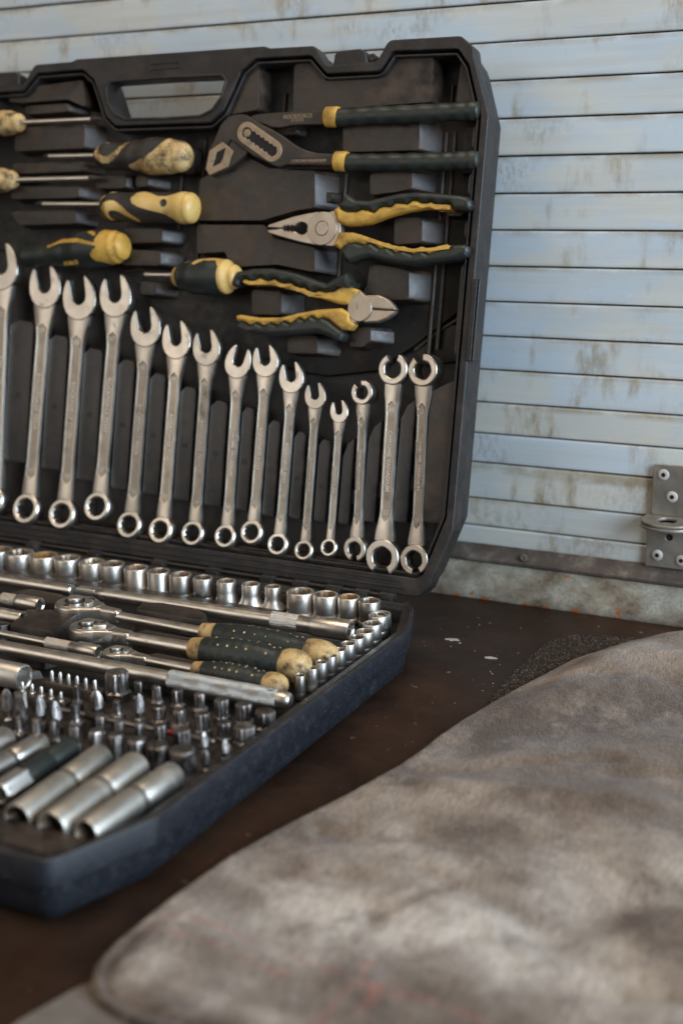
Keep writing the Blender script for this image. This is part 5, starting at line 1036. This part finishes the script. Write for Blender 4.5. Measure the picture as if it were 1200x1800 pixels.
ROWD = [(-98.0, -228.5, 1.7, 'pin', 6), (-88.0, -229.0, 1.8, 'pin', 6.5), (-79.5, -227.4, 1.8, 'torx', 6.5), (-70.4, -226.0, 2.2, 'torx', 5), (-61.5, -223.4, 2.6, 'hex', 4), (-51.4, -222.6, 3.1, 'hex', 4), (-41.7, -221.4, 3.6, 'hex', 3.5), (-31.5, -221.0, 4.1, 'hex', 3), (-20.6, -219.6, 4.9, 'hex', 2.5), (-11.2, -217.0, 1.8, 'phillips', 3)]
DK = {'spline': 'fluted bit', 'torx': 'star bit', 'phillips': 'cross tip bit', 'pin': 'slim bit', 'hex': 'hexagonal bit', 'flat': 'slotted bit'}
for nm, row in (('rearmost', ROWA), ('second', ROWB), ('third', ROWC), ('nearest', ROWD)):
    for i, (x, y, r, k, zt) in enumerate(row):
        lab = 'grey steel %s, %s from the right in the %s row of bits' % (DK[k], ORD[len(row) - 1 - i], nm)
        if nm == 'rearmost' and i == 0: lab = 'tall thick dark fluted bit standing behind all other bits'
        bit(k, lab, x, y, r, zt)
# tiny bits in their two rubber strips
for q, (pts, lab) in enumerate((([(-124.4, -174.9), (-119.6, -174.7), (-114.4, -175.0), (-109.2, -175.2), (-104.0, -175.4), (-98.6, -175.6)], 'rear'), ([(-129.5, -189.8), (-123.6, -190.0), (-117.7, -190.6), (-111.7, -191.0), (-105.5, -191.6)], 'front'))):
    x0, x1 = pts[0][0] - 3.4, pts[-1][0] + 3.4; yc = sum(p[1] for p in pts) / len(pts)
    mb = MB(); poly = rnd_poly([(x0, yc - 3.4), (x1, yc - 3.8), (x1, yc + 3.2), (x0, yc + 3.6)], 2.4, 4)
    mb.extr([poly] + [circ(px_, py_, 1.75, 16) for px_, py_ in pts], -7.4, -1.2 - q, 0.4, 2); o = mb.obj('bit_strip', M['plastic'], None); o.matrix_world = BM
    tag(o, 'dark rubber strip holding tiny bits, the %s of the two' % lab, 'bit holder', 'bit strips')
    for i, (x, y) in enumerate(pts):
        mb = MB(); zt = 3.6 - q * 1.2
        mb.lathe([(hexr(1.35), -7.3), (hexr(1.35), -2.0), (0.9, -1.6), (0.8, zt - 0.8), (0.35, zt)], 18); o = mb.obj('tiny_bit', M['chrome'], None); o.matrix_world = BM @ T(x, y, 0)
        tag(o, 'tiny bit, %s from the left in the %s rubber strip' % (ORD[i], lab), 'bit', 'tiny bits in rubber strips')
# thin rod with a red ring lying between the rows
b = thing('thin_rod', 'thin steel rod with red ring lying between the rows of bits', 'rod', along(-104, -200.8, -1.5, 0.8))
rod(1.25, 86).obj('shaft', M['bit'], b); MB().lathe([(1.45, 0), (1.6, 0.3), (1.6, 4.2), (1.45, 4.5)], 20).obj('ring', M['red'], b, T(0, 0, 64)); MB().lathe([(1.7, 0), (1.9, 0.3), (1.9, 11), (1.5, 11.6)], 20).obj('sleeve', M['darksteel'], b, T(0, 0, 20))

# ------------------------------------------------------------------ deep sockets lying in front
def deep(label, xa, ya, xb, yb, r, z, ringed=True, mt='deep', r2=1.0):
    d = Vector((xb - xa, yb - ya, 0)); L_ = d.length
    mtx = BM @ T(xa, ya, z) @ d.to_track_quat('Z', 'Y').to_matrix().to_4x4()
    root = thing('deep_socket', label, 'deep socket', mtx, 'deep sockets lying at the front of the base'); n = 56
    mb = MB(); e = r * r2
    mb.lathe([(r * 0.55, 0), (r * 0.93, 0.1), (r, 0.7), (r, L_ * 0.40), (r * 0.93, L_ * 0.415), (r * 0.90, L_ * 0.43), (r * 0.90, L_ * 0.46), (r * 1.0, L_ * 0.475), (r * 1.02, L_ * 0.50), (r * 0.98, L_ * 0.53), (e, L_ * 0.55), (e, L_ - 0.8), (e * 0.94, L_), (e * 0.82, L_), (e * 0.80, L_ - 0.3)], n, True, False)
    mb.obj('body', M[mt], root, smooth=35)
    MB().lathe([(e * 0.805, L_ - 0.25), (hexr(e * 0.70), L_ - 1.2), (hexr(e * 0.70), L_ - 14), (0.02, L_ - 14)], n, False, True).obj('recess', M['inner'], root, smooth=30)
    MB().lathe([(r * 0.92, -0.05), (r * 0.95, 0.4), (r * 0.905, 0.9)], n, False, False, mtx=TU(0, 0, L_ * 0.435)).obj('ring_groove', M['darksteel'], root)
deep('ringed silver deep socket, leftmost of the three at the front', -50.6, -233.5, -46.6, -289, 6.0, -1.0)
deep('ringed silver deep socket, middle of the three at the front', -33.0, -233.8, -30.8, -289, 6.5, -1.0)
deep('ringed silver deep socket, nearest the right rim at the front', -15.6, -233.4, -17.2, -286.5, 5.7, -1.2)
b = thing('spark_plug_socket', 'black sleeved spark plug socket with bare hexagonal end', 'deep socket', BM @ T(-66.2, -233.5, 0) @ Vector((1.5, -40, 0)).to_track_quat('Z', 'Y').to_matrix().to_4x4())
MB().lathe([(4.4, 0), (4.9, 0.6), (5.0, 14), (4.6, 14.6), (4.6, 16.0), (5.0, 16.6), (5.0, 30), (4.6, 31)], 40).obj('sleeve', M['rubber'], b)
MB().lathe([(hexr(4.4), 30.5), (hexr(4.5), 44), (4.2, 45), (3.4, 45), (hexr(3.0), 44.5), (hexr(3.0), 36), (0.02, 36)], 48).obj('hex_end', M['chrome'], b)
deep('stained silver deep socket left of the black sleeved one', -81.0, -234, -83.0, -276, 5.2, -1.0, True, 'steel')
deep('bright deep socket at the left edge of the front row', -98, -236, -100, -284, 5.6, -1.0, True, 'chrome')
